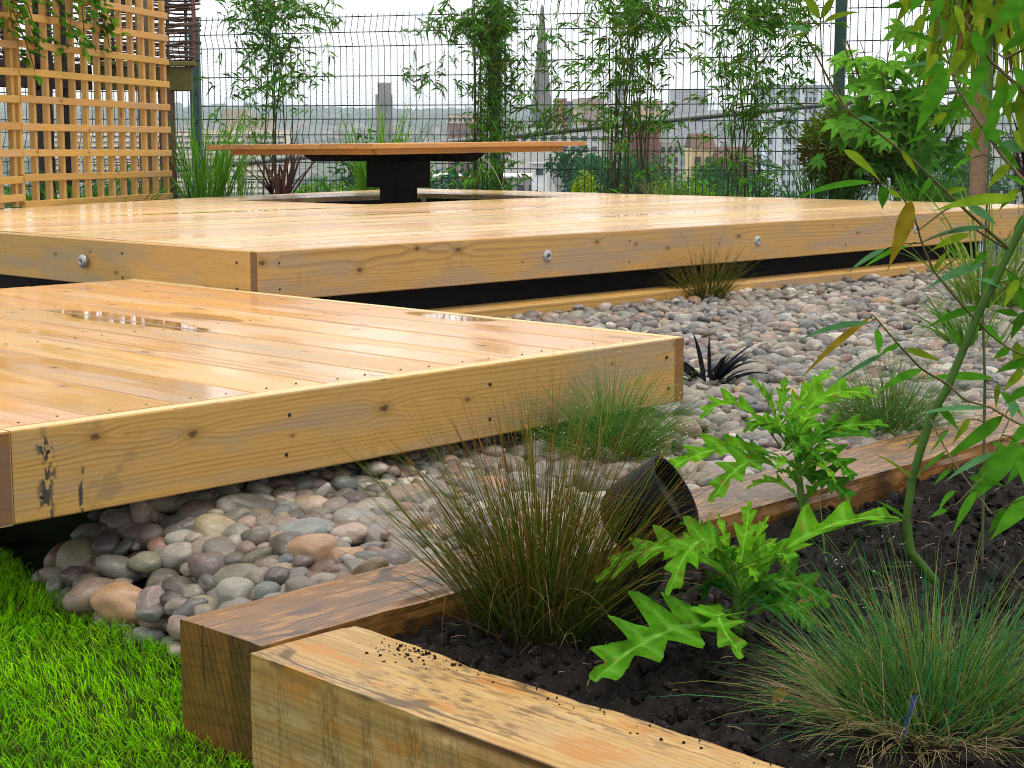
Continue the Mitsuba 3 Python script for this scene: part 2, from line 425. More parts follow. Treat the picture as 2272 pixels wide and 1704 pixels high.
def oak_pale(col, x, y, p):
    t = smoothstep(0.2, 0.211, p.z)                       # the trodden, weathered upper face
    col = col * (0.7 + 0.6 * fbm(p.x * 8, p.y * 3, p.z * 9, 4))
    col = mix(col, mi.Color3f(0.115, 0.065, 0.028), 0.72 * smoothstep(0.46, 0.64, fbm(p.x * 120, p.y * 30, p.z * 44, 5)) * (0.25 + 0.75 * t) * smoothstep(0.35, 0.6, fbm(p.x * 9, p.y * 5, 3.0, 3)))
    col = mix(col, mi.Color3f(0.42, 0.18, 0.03), 0.7 * smoothstep(0.54, 0.66, fbm(p.x * 22, p.y * 7, p.z * 14 + 2, 4)))
    col = mix(col, mi.Color3f(0.60, 0.46, 0.24), 0.3 * smoothstep(0.55, 0.68, fbm(p.x * 70 + 4, p.y * 10, p.z * 30, 4)))
    saw = smoothstep(0.55, 0.8, noise(p.y * 260 - 60 * p.z, p.z * 4.0, 2.0)) * (1 - t)
    vert = smoothstep(0.7, 0.85, noise(p.y * 60, 9.0)) * smoothstep(0.3, 0.6, noise(p.y * 300, p.z * 90)) * (1 - t)
    top = smoothstep(0.035, 0.0, dr.abs(p.z - 0.205) - 0.03 * fbm(p.y * 5, 3.0, 1.0, 3)) * (1 - t)
    edge = (1 - smoothstep(0.003, 0.011, dr.abs(p.x - 1.528 - 0.026 * (p.y + 0.4) - 0.012 * noise(p.y * 9, 1.0)))) * smoothstep(0.45, 0.56, noise(p.y * 3.3, 2.0)) * smoothstep(0.195, 0.208, p.z)
    col = col * (1 - 0.22 * saw) * (1 - 0.3 * vert)
    col = mix(col, mi.Color3f(0.22, 0.12, 0.03), 0.65 * top * smoothstep(0.35, 0.6, fbm(p.y * 11, p.z * 60, 0.0, 4)))
    crack = (1 - smoothstep(0.02, 0.06, dr.abs(noise(p.y * 2.6, p.x * 40) - 0.5))) * smoothstep(0.52, 0.64, noise(p.y * 3.1 + 4, p.x * 22)) * t
    col = mix(col, mi.Color3f(0.05, 0.028, 0.014), 0.75 * crack)
    return mix(col, mi.Color3f(0.065, 0.022, 0.012), 0.9 * edge)


scene["mat_sleeper_dark"] = wood((0.19, 0.088, 0.022), (0.075, 0.032, 0.009), (0.04, 0.02, 0.01), rough=0.36, spec=0.45, tonevar=0.1, knots=0.3, stain=oak_dark, rings=110.0)
scene["mat_sleeper_pale"] = wood((0.44, 0.285, 0.095), (0.28, 0.16, 0.05), (0.1, 0.04, 0.02), rough=0.5, spec=0.35, tonevar=0.1, knots=0.2, stain=oak_pale, rings=140.0)


def soil_color(p, n, uv):
    a = fbm(p.x * 60, p.y * 60, p.z * 60, 2)
    s = smoothstep(0.78, 0.84, noise(p.x * 210, p.y * 210, p.z * 210))
    return mix((0.002, 0.0016, 0.0013), (0.009, 0.0065, 0.0045), a) + mi.Color3f(0.02, 0.016, 0.012) * s


scene["mat_soil"] = {"type": "twosided", "bsdf": {"type": "principled", "base_color": mikit.proc(soil_color), "roughness": 0.75, "specular": 0.15}}


def ground_color(p, n, uv):
    a = fbm(p.x * 0.02, p.y * 0.02, 0.0, 3)
    b = fbm(p.x * 0.15, p.y * 0.15, 4.0, 2)
    return mix(mix((0.02, 0.04, 0.016), (0.045, 0.065, 0.02), a), (0.10, 0.09, 0.075), smoothstep(0.55, 0.7, b))


scene["mat_ground"] = {"type": "twosided", "bsdf": {"type": "principled", "base_color": mikit.proc(ground_color), "roughness": 0.9, "specular": 0.2}}
scene["mat_black"] = {"type": "twosided", "bsdf": {"type": "principled", "base_color": {"type": "rgb", "value": [0.005, 0.005, 0.006]}, "roughness": 0.55, "specular": 0.12}}
scene["mat_membrane"] = {"type": "twosided", "bsdf": {"type": "principled", "base_color": {"type": "rgb", "value": [0.02, 0.017, 0.014]}, "roughness": 0.35, "specular": 0.4}}
BAMBOO_STEMS=[
('cane',[(2.979,1.634,0.157),(2.958,1.682,0.215),(2.966,1.700,0.280),(2.992,1.704,0.364),(3.038,1.695,0.484),(3.081,1.678,0.554),(3.142,1.656,0.687),(3.218,1.621,0.837),(3.300,1.582,0.997)],0.0140,0.0124),
('cane',[(3.175,1.632,0.147),(3.211,1.657,0.348),(3.246,1.682,0.544),(3.274,1.712,0.727),(3.302,1.725,0.828),(3.348,1.749,1.072),(3.404,1.787,1.427)],0.0053,0.0035),
('branch',[(3.217,1.619,0.831),(3.170,1.647,0.871),(3.113,1.691,0.931),(3.042,1.754,1.016),(2.972,1.813,1.084),(2.921,1.844,1.120),(2.885,1.866,1.180),(2.843,1.900,1.273)],0.0038,0.0018),
('branch',[(3.148,1.505,0.918),(3.150,1.565,0.979),(3.156,1.618,1.028),(3.157,1.684,1.109),(3.167,1.734,1.168),(3.189,1.781,1.266),(3.215,1.827,1.378)],0.0041,0.0029),
('branch',[(3.078,1.471,1.098),(3.042,1.521,1.156),(3.005,1.572,1.212),(2.974,1.623,1.298),(2.965,1.645,1.360)],0.0044,0.0035),
('branch',[(3.059,1.666,0.557),(2.995,1.693,0.593),(2.938,1.715,0.646),(2.880,1.740,0.709)],0.0028,0.0014),
('branch',[(3.059,1.666,0.557),(3.067,1.633,0.528),(3.093,1.585,0.514),(3.105,1.550,0.493),(3.129,1.501,0.468)],0.0028,0.0019),
('branch',[(3.139,1.654,0.688),(3.181,1.637,0.652),(3.226,1.618,0.621),(3.285,1.584,0.594)],0.0028,0.0019),
('branch',[(3.139,1.654,0.688),(3.092,1.687,0.746),(3.053,1.709,0.794),(3.025,1.722,0.851),(3.000,1.737,0.934)],0.0028,0.0019),
('branch',[(3.226,1.624,0.827),(3.154,1.686,0.884),(3.098,1.717,0.866),(3.048,1.741,0.849)],0.0024,0.0014),
('branch',[(3.113,1.691,0.931),(3.065,1.701,0.915),(3.006,1.718,0.879),(2.966,1.739,0.953),(2.921,1.754,0.974)],0.0023,0.0014),
('branch',[(2.904,1.833,1.120),(2.872,1.868,1.171),(2.868,1.876,1.234),(2.868,1.881,1.301)],0.0018,0.0014),
('branch',[(3.016,1.682,0.488),(2.976,1.620,0.435),(2.939,1.557,0.394),(2.911,1.481,0.337)],0.0023,0.0013),
('branch',[(3.047,1.521,0.504),(2.951,1.525,0.396),(2.864,1.534,0.354)],0.0018,0.0009),
('branch',[(2.951,1.692,0.284),(2.904,1.716,0.272),(2.873,1.730,0.289)],0.0019,0.0009),
('branch',[(3.050,1.530,1.237),(3.071,1.578,1.222),(3.101,1.624,1.243)],0.0027,0.0018)]
BAMBOO_LEAVES=[
((3.292,1.720,0.792),(3.297,1.717,0.795),(3.216,1.817,0.738),0.0237,'b'),
((3.197,1.630,0.796),(3.201,1.641,0.799),(3.212,1.678,0.733),0.0343,'g'),
((3.156,1.649,0.715),(3.161,1.654,0.714),(3.110,1.755,0.662),0.0190,'g'),
((2.885,1.738,0.703),(2.850,1.732,0.698),(2.730,1.829,0.660),0.0145,'b'),
((2.880,1.740,0.709),(2.890,1.754,0.705),(2.778,1.853,0.571),0.0156,'y'),
((2.896,1.733,0.692),(2.903,1.745,0.680),(2.849,1.709,0.631),0.0239,'g'),
((2.938,1.715,0.646),(2.932,1.711,0.647),(2.867,1.717,0.633),0.0129,'g'),
((2.948,1.711,0.636),(2.950,1.706,0.639),(2.997,1.649,0.612),0.0166,'o'),
((2.995,1.693,0.593),(2.969,1.678,0.597),(2.855,1.723,0.550),0.0203,'g'),
((3.246,1.682,0.544),(3.245,1.662,0.552),(3.173,1.794,0.544),0.0244,'g'),
((3.091,1.589,0.515),(3.098,1.593,0.511),(2.939,1.683,0.503),0.0122,'b'),
((3.101,1.563,0.501),(3.109,1.567,0.498),(2.961,1.626,0.414),0.0299,'g'),
((2.995,1.523,0.445),(3.000,1.518,0.443),(2.866,1.567,0.390),0.0154,'b'),
((3.012,1.522,0.465),(3.008,1.481,0.457),(2.947,1.566,0.317),0.0521,'g'),
((3.102,1.559,0.499),(3.100,1.539,0.532),(3.052,1.519,0.503),0.0240,'b'),
((3.246,1.682,0.544),(3.284,1.669,0.537),(3.306,1.683,0.473),0.0167,'o'),
((2.933,1.717,0.652),(2.897,1.727,0.631),(2.860,1.818,0.566),0.0110,'b'),
((3.285,1.584,0.594),(3.282,1.583,0.595),(3.226,1.651,0.564),0.0290,'g'),
((3.285,1.584,0.594),(3.254,1.576,0.540),(3.246,1.637,0.495),0.0231,'g'),
((2.911,1.481,0.337),(2.940,1.459,0.345),(2.946,1.507,0.281),0.0230,'g'),
((2.911,1.481,0.337),(2.983,1.434,0.369),(2.884,1.470,0.289),0.0391,'g'),
((2.864,1.534,0.354),(2.840,1.540,0.348),(2.769,1.539,0.342),0.0123,'g'),
((2.888,1.532,0.366),(2.858,1.533,0.382),(2.774,1.523,0.353),0.0123,'g'),
((2.966,1.700,0.280),(2.953,1.693,0.286),(2.914,1.745,0.322),0.0084,'g'),
((2.992,1.704,0.364),(2.966,1.689,0.370),(2.923,1.760,0.419),0.0075,'o'),
((2.946,1.694,0.283),(2.933,1.689,0.287),(2.841,1.736,0.279),0.0084,'g'),
((2.976,1.620,0.435),(2.986,1.625,0.433),(2.924,1.660,0.381),0.0092,'g'),
((2.994,1.648,0.459),(2.997,1.628,0.474),(2.952,1.646,0.426),0.0083,'g'),
((2.868,1.881,1.301),(2.872,1.885,1.304),(2.791,1.887,1.354),0.0219,'o'),
((2.868,1.881,1.301),(2.885,1.891,1.305),(2.856,1.833,1.351),0.0174,'o'),
((2.868,1.880,1.295),(2.879,1.880,1.297),(2.964,1.842,1.320),0.0128,'o'),
((2.843,1.900,1.273),(2.825,1.878,1.278),(2.809,1.933,1.285),0.0136,'b'),
((2.843,1.900,1.273),(2.838,1.889,1.274),(2.803,1.922,1.261),0.0073,'o'),
((3.177,1.756,1.213),(3.145,1.745,1.212),(3.022,1.748,1.064),0.0434,'g'),
((3.179,1.760,1.222),(3.153,1.756,1.219),(3.140,1.826,1.178),0.0227,'g'),
((3.179,1.760,1.222),(3.155,1.756,1.222),(3.108,1.833,1.213),0.0095,'b'),
((3.171,1.743,1.186),(3.147,1.790,1.176),(3.132,1.861,1.140),0.0143,'g'),
((2.954,1.824,1.097),(2.908,1.842,1.042),(2.929,1.765,0.977),0.0231,'o'),
((2.921,1.754,0.974),(2.904,1.768,0.977),(2.800,1.901,0.936),0.0155,'g'),
((2.921,1.754,0.974),(2.898,1.742,0.971),(2.909,1.748,0.922),0.0271,'g'),
((2.933,1.750,0.968),(2.938,1.758,0.959),(2.995,1.743,0.939),0.0156,'o'),
((3.000,1.737,0.934),(2.976,1.722,0.941),(2.965,1.765,0.794),0.0367,'y'),
((3.149,1.554,0.968),(3.106,1.557,0.944),(2.957,1.665,0.919),0.0310,'o'),
((3.123,1.683,0.920),(3.129,1.679,0.925),(3.207,1.647,0.881),0.0244,'b'),
((3.165,1.651,0.876),(3.156,1.643,0.881),(3.090,1.764,0.848),0.0132,'b'),
((3.048,1.741,0.849),(2.997,1.788,0.838),(2.902,1.828,0.784),0.0122,'b'),
((3.048,1.741,0.849),(3.020,1.749,0.844),(2.900,1.792,0.795),0.0131,'g'),
((3.161,1.680,0.879),(3.130,1.672,0.867),(3.020,1.703,0.833),0.0188,'o'),
((3.169,1.739,1.177),(3.194,1.722,1.189),(3.271,1.703,1.141),0.0228,'b'),
((3.173,1.747,1.195),(3.156,1.732,1.193),(3.135,1.653,1.154),0.0208,'g'),
((3.048,1.512,1.145),(3.058,1.527,1.133),(3.015,1.558,1.105),0.0231,'g'),
((3.032,1.535,1.171),(3.024,1.529,1.171),(2.965,1.519,1.123),0.0194,'g'),
((3.155,1.603,1.015),(3.179,1.583,1.040),(3.171,1.637,1.055),0.0315,'b'),
((3.157,1.666,1.087),(3.150,1.663,1.090),(3.156,1.618,1.044),0.0318,'g'),
((3.050,1.530,1.237),(3.047,1.503,1.279),(3.027,1.571,1.229),0.0228,'g'),
((3.215,1.827,1.378),(3.176,1.825,1.371),(3.138,1.839,1.325),0.0249,'g'),
((3.215,1.827,1.378),(3.173,1.889,1.379),(3.136,1.835,1.321),0.0233,'o'),
((3.203,1.806,1.327),(3.216,1.803,1.330),(3.224,1.856,1.314),0.0174,'g'),
((3.196,1.794,1.297),(3.213,1.779,1.300),(3.209,1.813,1.268),0.0192,'b'),
((2.985,1.604,1.267),(2.963,1.592,1.271),(2.957,1.557,1.200),0.0263,'g'),
((2.982,1.609,1.275),(2.972,1.588,1.279),(2.959,1.623,1.167),0.0298,'o'),
((3.398,1.783,1.394),(3.442,1.712,1.376),(3.341,1.772,1.272),0.0436,'g'),
((3.060,1.705,0.785),(3.110,1.688,0.815),(3.135,1.716,0.846),0.0094,'g'),
((3.189,1.781,1.266),(3.194,1.804,1.267),(3.132,1.850,1.290),0.0116,'g'),
((3.167,1.734,1.168),(3.160,1.734,1.170),(3.216,1.688,1.110),0.0189,'g'),
((2.940,1.833,1.107),(2.934,1.830,1.106),(2.939,1.770,1.094),0.0111,'b'),
((2.904,1.833,1.120),(2.895,1.828,1.116),(2.826,1.814,1.080),0.0110,'g'),
((3.184,1.636,0.769),(3.199,1.601,0.754),(3.270,1.581,0.674),0.0379,'g'),
((3.201,1.628,0.638),(3.252,1.614,0.692),(3.218,1.659,0.701),0.0154,'g'),
((3.122,1.514,0.475),(3.123,1.509,0.486),(3.052,1.530,0.437),0.0277,'g'),
((3.226,1.618,0.621),(3.202,1.606,0.624),(3.139,1.613,0.606),0.0191,'g'),
((3.231,1.615,0.619),(3.248,1.614,0.634),(3.276,1.617,0.553),0.0289,'o'),
((2.971,1.629,1.315),(2.962,1.622,1.315),(2.947,1.654,1.229),0.0229,'o'),
((2.980,1.614,1.283),(2.989,1.616,1.281),(2.998,1.606,1.186),0.0266,'o'),
((3.002,1.577,1.220),(3.002,1.581,1.220),(2.987,1.607,1.124),0.0265,'g'),
((3.015,1.558,1.197),(3.000,1.555,1.193),(3.020,1.531,1.080),0.0299,'o'),
((3.025,1.544,1.181),(3.003,1.541,1.171),(2.951,1.557,1.071),0.0264,'g'),
((3.038,1.526,1.161),(3.046,1.529,1.159),(3.048,1.522,1.045),0.0355,'o'),
((3.393,1.780,1.362),(3.404,1.745,1.356),(3.457,1.733,1.261),0.0336,'g'),
((3.393,1.780,1.362),(3.396,1.784,1.377),(3.354,1.813,1.308),0.0278,'o'),
((3.201,1.802,1.317),(3.175,1.786,1.317),(3.188,1.753,1.260),0.0191,'g'),
((3.164,1.720,1.152),(3.149,1.711,1.151),(3.117,1.742,1.072),0.0226,'g'),
((3.157,1.672,1.094),(3.150,1.668,1.090),(3.145,1.698,1.016),0.0225,'o'),
((3.156,1.636,1.050),(3.160,1.635,1.049),(3.214,1.605,0.998),0.0243,'g'),
((3.154,1.599,1.010),(3.141,1.594,1.012),(3.111,1.626,0.962),0.0222,'o'),
((3.213,1.822,1.368),(3.211,1.835,1.369),(3.251,1.822,1.304),0.0213,'o'),
((3.215,1.827,1.378),(3.177,1.847,1.372),(3.167,1.888,1.303),0.0212,'o'),
((2.970,1.633,1.326),(3.006,1.618,1.339),(3.054,1.572,1.274),0.0266,'o'),
((2.967,1.816,1.087),(2.982,1.828,1.088),(3.000,1.863,1.034),0.0131,'g'),
((3.016,1.776,1.041),(3.015,1.771,1.039),(3.029,1.735,0.984),0.0149,'o'),
((3.068,1.731,0.985),(3.051,1.717,0.984),(3.051,1.751,0.937),0.0149,'g'),
((3.094,1.708,0.955),(3.109,1.716,0.951),(3.130,1.677,0.960),0.0151,'o'),
((3.197,1.630,0.796),(3.209,1.623,0.790),(3.243,1.599,0.732),0.0209,'g'),
((3.184,1.636,0.769),(3.199,1.626,0.752),(3.113,1.649,0.775),0.0171,'b'),
((3.108,1.668,0.614),(3.122,1.666,0.612),(3.102,1.700,0.678),0.0152,'g'),
((3.053,1.688,0.509),(3.058,1.689,0.511),(3.067,1.640,0.458),0.0189,'g'),
((3.030,1.696,0.462),(3.033,1.694,0.456),(3.016,1.735,0.414),0.0132,'o'),
((2.936,1.550,0.389),(2.941,1.549,0.395),(3.004,1.502,0.373),0.0198,'g'),
((2.928,1.530,0.373),(2.905,1.514,0.378),(2.816,1.515,0.302),0.0195,'g'),
((3.243,1.680,0.526),(3.259,1.651,0.521),(3.295,1.611,0.462),0.0274,'g'),
((3.093,1.719,0.865),(3.082,1.696,0.830),(3.061,1.723,0.774),0.0131,'o'),
((3.021,1.522,0.474),(3.041,1.501,0.461),(2.982,1.451,0.385),0.0309,'g'),
((2.967,1.641,1.348),(2.948,1.650,1.341),(2.880,1.643,1.269),0.0229,'g'),
((2.970,1.633,1.326),(2.942,1.621,1.322),(2.897,1.574,1.250),0.0210,'o'),
((2.991,1.595,1.251),(2.957,1.606,1.236),(2.882,1.601,1.174),0.0229,'o'),
((3.388,1.776,1.330),(3.354,1.782,1.326),(3.327,1.715,1.331),0.0217,'g'),
((3.383,1.773,1.298),(3.380,1.767,1.298),(3.384,1.713,1.238),0.0258,'o'),
((3.022,1.549,1.186),(3.034,1.540,1.202),(3.053,1.508,1.141),0.0265,'g'),
((3.363,1.759,1.169),(3.327,1.771,1.170),(3.374,1.759,1.082),0.0257,'o'),
((3.358,1.756,1.137),(3.341,1.728,1.131),(3.288,1.733,1.043),0.0256,'g'),
((3.156,1.636,1.050),(3.171,1.603,1.081),(3.171,1.560,1.017),0.0278,'o'),
((3.157,1.672,1.094),(3.106,1.684,1.072),(3.158,1.664,1.030),0.0186,'g'),
((3.162,1.711,1.141),(3.122,1.731,1.118),(3.033,1.721,1.081),0.0169,'o'),
((3.339,1.745,1.028),(3.316,1.769,1.023),(3.225,1.771,0.990),0.0178,'g'),
((3.150,1.560,0.973),(3.135,1.569,0.963),(3.074,1.580,0.918),0.0202,'o'),
((3.256,1.603,0.910),(3.253,1.605,0.912),(3.260,1.645,0.824),0.0285,'g'),
((3.206,1.810,1.337),(3.196,1.835,1.330),(3.146,1.841,1.252),0.0193,'o'),
((3.211,1.818,1.358),(3.176,1.868,1.350),(3.148,1.906,1.341),0.0155,'g'),
((3.185,1.773,1.248),(3.161,1.779,1.241),(3.084,1.770,1.188),0.0191,'o'),
((3.393,1.780,1.362),(3.410,1.765,1.377),(3.383,1.775,1.308),0.0258,'o'),
((3.398,1.783,1.394),(3.456,1.746,1.379),(3.495,1.753,1.293),0.0340,'o'),
((3.035,1.760,1.022),(3.066,1.739,1.072),(3.007,1.756,1.053),0.0112,'g'),
((3.153,1.594,1.006),(3.155,1.610,0.989),(3.118,1.541,0.963),0.0205,'g'),
((3.299,1.724,0.819),(3.280,1.708,0.820),(3.247,1.731,0.782),0.0157,'g'),
((3.197,1.630,0.796),(3.220,1.602,0.771),(3.141,1.594,0.711),0.0209,'o'),
((3.210,1.625,0.632),(3.255,1.595,0.702),(3.255,1.633,0.632),0.0249,'g'),
((3.155,1.648,0.675),(3.146,1.641,0.679),(3.157,1.594,0.634),0.0151,'g'),
((3.269,1.593,0.602),(3.240,1.592,0.579),(3.172,1.602,0.536),0.0211,'o'),
((3.004,1.523,0.455),(3.013,1.541,0.459),(3.018,1.493,0.428),0.0164,'g'),
((3.129,1.501,0.468),(3.128,1.518,0.419),(3.125,1.563,0.346),0.0242,'g'),
((3.230,1.671,0.455),(3.208,1.695,0.463),(3.140,1.699,0.412),0.0156,'o'),
((2.956,1.586,0.413),(2.965,1.602,0.402),(2.926,1.619,0.368),0.0110,'g')]
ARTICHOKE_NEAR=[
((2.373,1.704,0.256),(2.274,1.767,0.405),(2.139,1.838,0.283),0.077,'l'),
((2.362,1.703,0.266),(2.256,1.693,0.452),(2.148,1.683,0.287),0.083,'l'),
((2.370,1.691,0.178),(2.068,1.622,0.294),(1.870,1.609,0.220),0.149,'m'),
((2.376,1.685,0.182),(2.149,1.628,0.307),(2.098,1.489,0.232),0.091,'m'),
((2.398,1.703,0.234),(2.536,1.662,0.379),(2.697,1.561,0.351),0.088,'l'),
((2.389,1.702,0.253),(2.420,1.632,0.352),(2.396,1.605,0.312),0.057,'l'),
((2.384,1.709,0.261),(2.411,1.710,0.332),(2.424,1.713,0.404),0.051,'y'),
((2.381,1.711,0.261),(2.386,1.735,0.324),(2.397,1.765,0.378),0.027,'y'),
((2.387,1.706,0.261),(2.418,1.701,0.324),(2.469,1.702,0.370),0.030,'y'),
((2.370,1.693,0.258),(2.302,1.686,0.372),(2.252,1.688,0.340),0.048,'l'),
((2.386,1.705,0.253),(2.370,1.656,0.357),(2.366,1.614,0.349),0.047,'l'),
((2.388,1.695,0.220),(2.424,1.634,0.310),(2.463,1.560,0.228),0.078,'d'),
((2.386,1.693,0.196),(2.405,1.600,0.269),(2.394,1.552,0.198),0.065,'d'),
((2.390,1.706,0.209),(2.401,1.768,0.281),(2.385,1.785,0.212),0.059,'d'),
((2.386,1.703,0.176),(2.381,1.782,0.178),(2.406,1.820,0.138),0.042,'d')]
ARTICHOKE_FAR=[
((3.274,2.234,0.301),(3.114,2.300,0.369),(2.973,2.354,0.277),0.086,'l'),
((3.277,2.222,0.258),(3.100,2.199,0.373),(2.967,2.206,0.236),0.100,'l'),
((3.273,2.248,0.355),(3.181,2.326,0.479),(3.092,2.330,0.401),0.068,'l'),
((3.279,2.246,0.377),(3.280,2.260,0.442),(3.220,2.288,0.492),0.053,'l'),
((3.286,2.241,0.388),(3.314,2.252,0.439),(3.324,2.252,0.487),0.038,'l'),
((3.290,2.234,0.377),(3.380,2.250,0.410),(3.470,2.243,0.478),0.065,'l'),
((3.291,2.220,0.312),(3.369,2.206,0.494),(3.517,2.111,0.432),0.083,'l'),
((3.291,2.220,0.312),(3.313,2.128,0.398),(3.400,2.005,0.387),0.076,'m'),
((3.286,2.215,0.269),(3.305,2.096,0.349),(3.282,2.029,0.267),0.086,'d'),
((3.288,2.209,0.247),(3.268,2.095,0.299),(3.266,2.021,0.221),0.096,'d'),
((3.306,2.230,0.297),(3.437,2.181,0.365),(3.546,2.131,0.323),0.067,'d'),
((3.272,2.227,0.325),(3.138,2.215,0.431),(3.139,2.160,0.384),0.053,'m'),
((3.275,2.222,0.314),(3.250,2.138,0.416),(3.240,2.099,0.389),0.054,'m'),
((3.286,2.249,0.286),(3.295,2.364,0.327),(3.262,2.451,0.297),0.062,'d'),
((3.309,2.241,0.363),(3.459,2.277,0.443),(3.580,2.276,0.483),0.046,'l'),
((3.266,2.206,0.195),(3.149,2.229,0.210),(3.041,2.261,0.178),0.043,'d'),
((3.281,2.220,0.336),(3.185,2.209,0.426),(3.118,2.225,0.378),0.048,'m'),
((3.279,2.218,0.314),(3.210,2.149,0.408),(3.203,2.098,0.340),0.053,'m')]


# ------------------------------------------------------------------ the setting: terrain, lawn, pebble bed, soil
def terrain_h(x, y):
    r = np.hypot(x, y)
    f = x * FH[0] + y * FH[1]
    n = meshkit.fbm(np.stack([x / 520, y / 520, 0 * x], -1), 2, seed=3) - 0.5
    low = np.interp(r, [0, 17.5, 26, 60, 150, 400, 900, 1500, 2100, 2700, 3400, 9000], [-0.03, -0.03, -1.6, -6, -14, -34, -36, -18, 16, 42, 47, 44])
    return low + n * np.interp(r, [0, 60, 300, 1500, 3000, 9000], [0, 0, 4, 22, 46, 46])


def build_terrain():
    rr = np.concatenate([[0], np.linspace(3, 20, 12), np.geomspace(23, 9000, 110)])
    th = np.linspace(0, 2 * np.pi, 289)[:-1]
    R, TH = np.meshgrid(rr, th, indexing="ij")
    x, y = R * np.cos(TH), R * np.sin(TH)
    v = np.stack([x, y, terrain_h(x, y)], -1).reshape(-1, 3)
    i, j = np.meshgrid(np.arange(len(rr) - 1), np.arange(288), indexing="ij")
    q = np.stack([i * 288 + j, (i + 1) * 288 + j, (i + 1) * 288 + (j + 1) % 288, i * 288 + (j + 1) % 288], -1).reshape(-1, 4)
    mb = MB().add(v, q, np.zeros(2))
    vv, f, u = mb.get()
    k = key_for("terrain")
    scene[k] = mikit.ply((vv, f), "mat_ground", smooth=True, uv=u)
    labels[k] = {"label": "ground falling away to the town and rising to far green hills", "kind": "structure"}


build_terrain()


def grid_sheet(name, poly, step, hfun, bsdf, col=(0, 0, 0), label=None):
    """A height-field sheet over a polygon, cells whose centre lies inside it."""
    x0, y0, x1, y1 = poly.bounds
    xs, ys = np.arange(x0, x1 + step, step), np.arange(y0, y1 + step, step)
    X, Y = np.meshgrid(xs, ys, indexing="ij")
    i, j = np.meshgrid(np.arange(len(xs) - 1), np.arange(len(ys) - 1), indexing="ij")
    inside = shapely.contains_xy(poly, (X[:-1, :-1] + step / 2).ravel(), (Y[:-1, :-1] + step / 2).ravel())
    m = len(ys)
    q = np.stack([i * m + j, (i + 1) * m + j, (i + 1) * m + j + 1, i * m + j + 1], -1).reshape(-1, 4)[inside]
    v = np.stack([X, Y, hfun(X, Y)], -1).reshape(-1, 3)
    used = np.unique(q)
    re = np.zeros(len(v), int)
    re[used] = np.arange(len(used))
    mb = MB().add(v[used], re[q], pk(col))
    vv, f, u = mb.get()
    k = key_for(name)
    scene[k] = mikit.ply((vv, f), bsdf, smooth=True, uv=u)
    labels[k] = {"label": label, "kind": "structure"}
    return k


def lawn_edge(y):
    """x of the line where the pebbles meet the lawn."""
    return np.interp(y, [2.36, 2.55, 2.75, 3.09, 3.45, 3.9], [1.80, 1.852, 1.872, 1.876, 1.945, 2.06])


def pebble_z(x, y):
    """Height of the pebble bed's surface: level with the sleeper in front, higher by the deck, running down onto the lawn on the left."""
    z = 0.195 + 0.07 * np.clip((y - 2.4) / 2.6, 0, 1)
    edge = np.clip((x - lawn_edge(y)) / 0.30, 0, 1)
    return z * (0.36 + 0.64 * edge ** 0.8)


PEBBLE_POLY = shapely.Polygon([(1.80, 2.375), (1.852, 2.55), (1.872, 2.75), (1.876, 3.09), (1.945, 3.45), (3.975, 3.5), (3.985, 5.075), (11.4, 4.98), (5.9, 2.385)])
LAWN_POLY = shapely.Polygon([(-6, -4), (1.56, -4), (1.56, 2.3), (1.82, 2.4), (1.98, 3.0), (2.15, 3.9), (3.0, 9), (-6, 9)])
grid_sheet("lawn", LAWN_POLY, 0.1, lambda x, y: 0.0 * x, "mat_lawn", label="damp bright green lawn in front of the raised bed")
scene["mat_lawn"] = {"type": "diffuse", "reflectance": {"type": "rgb", "value": [0.02, 0.035, 0.007]}}
grid_sheet("pebble_bed", PEBBLE_POLY, 0.05, lambda x, y: pebble_z(x, y) - 0.075, "mat_membrane", label="bed of rounded wet pebbles between the decks and the timber sleepers")


def soil_h(x, y):
    p = np.stack([x, y, 0 * x], -1)
    h = 0.150 + 0.06 * (meshkit.fbm(p * 6, 4, seed=9) - 0.5) + 0.06 * (meshkit.fbm(p * 28, 3, seed=11) - 0.4) + 0.02 * meshkit.noise(p * 95, seed=12)
    spill = np.exp(-((x - 1.86) ** 2 / 0.006 + (y - 1.93) ** 2 / 0.008))
    return h + 0.03 * spill


SOIL_POLY = shapely.box(1.755, 0.2, 5.6, 2.13)
grid_sheet("soil", SOIL_POLY, 0.011, soil_h, "mat_soil", label="dark damp soil filling the raised planting bed")
grid_sheet("planting_strip", shapely.Polygon([(10.25, 11.2), (10.7, 4.0), (13.6, 3.5), (12.6, 8.3), (9.7, 14.2), (4.0, 13.6), (4.6, 9.6), (7.3, 10.9)]), 0.15,
           lambda x, y: 0.47 + 0.05 * meshkit.fbm(np.stack([x * 3, y * 3, 0 * x], -1), 3), "mat_soil", label="strip of dark soil between the deck and the fence")


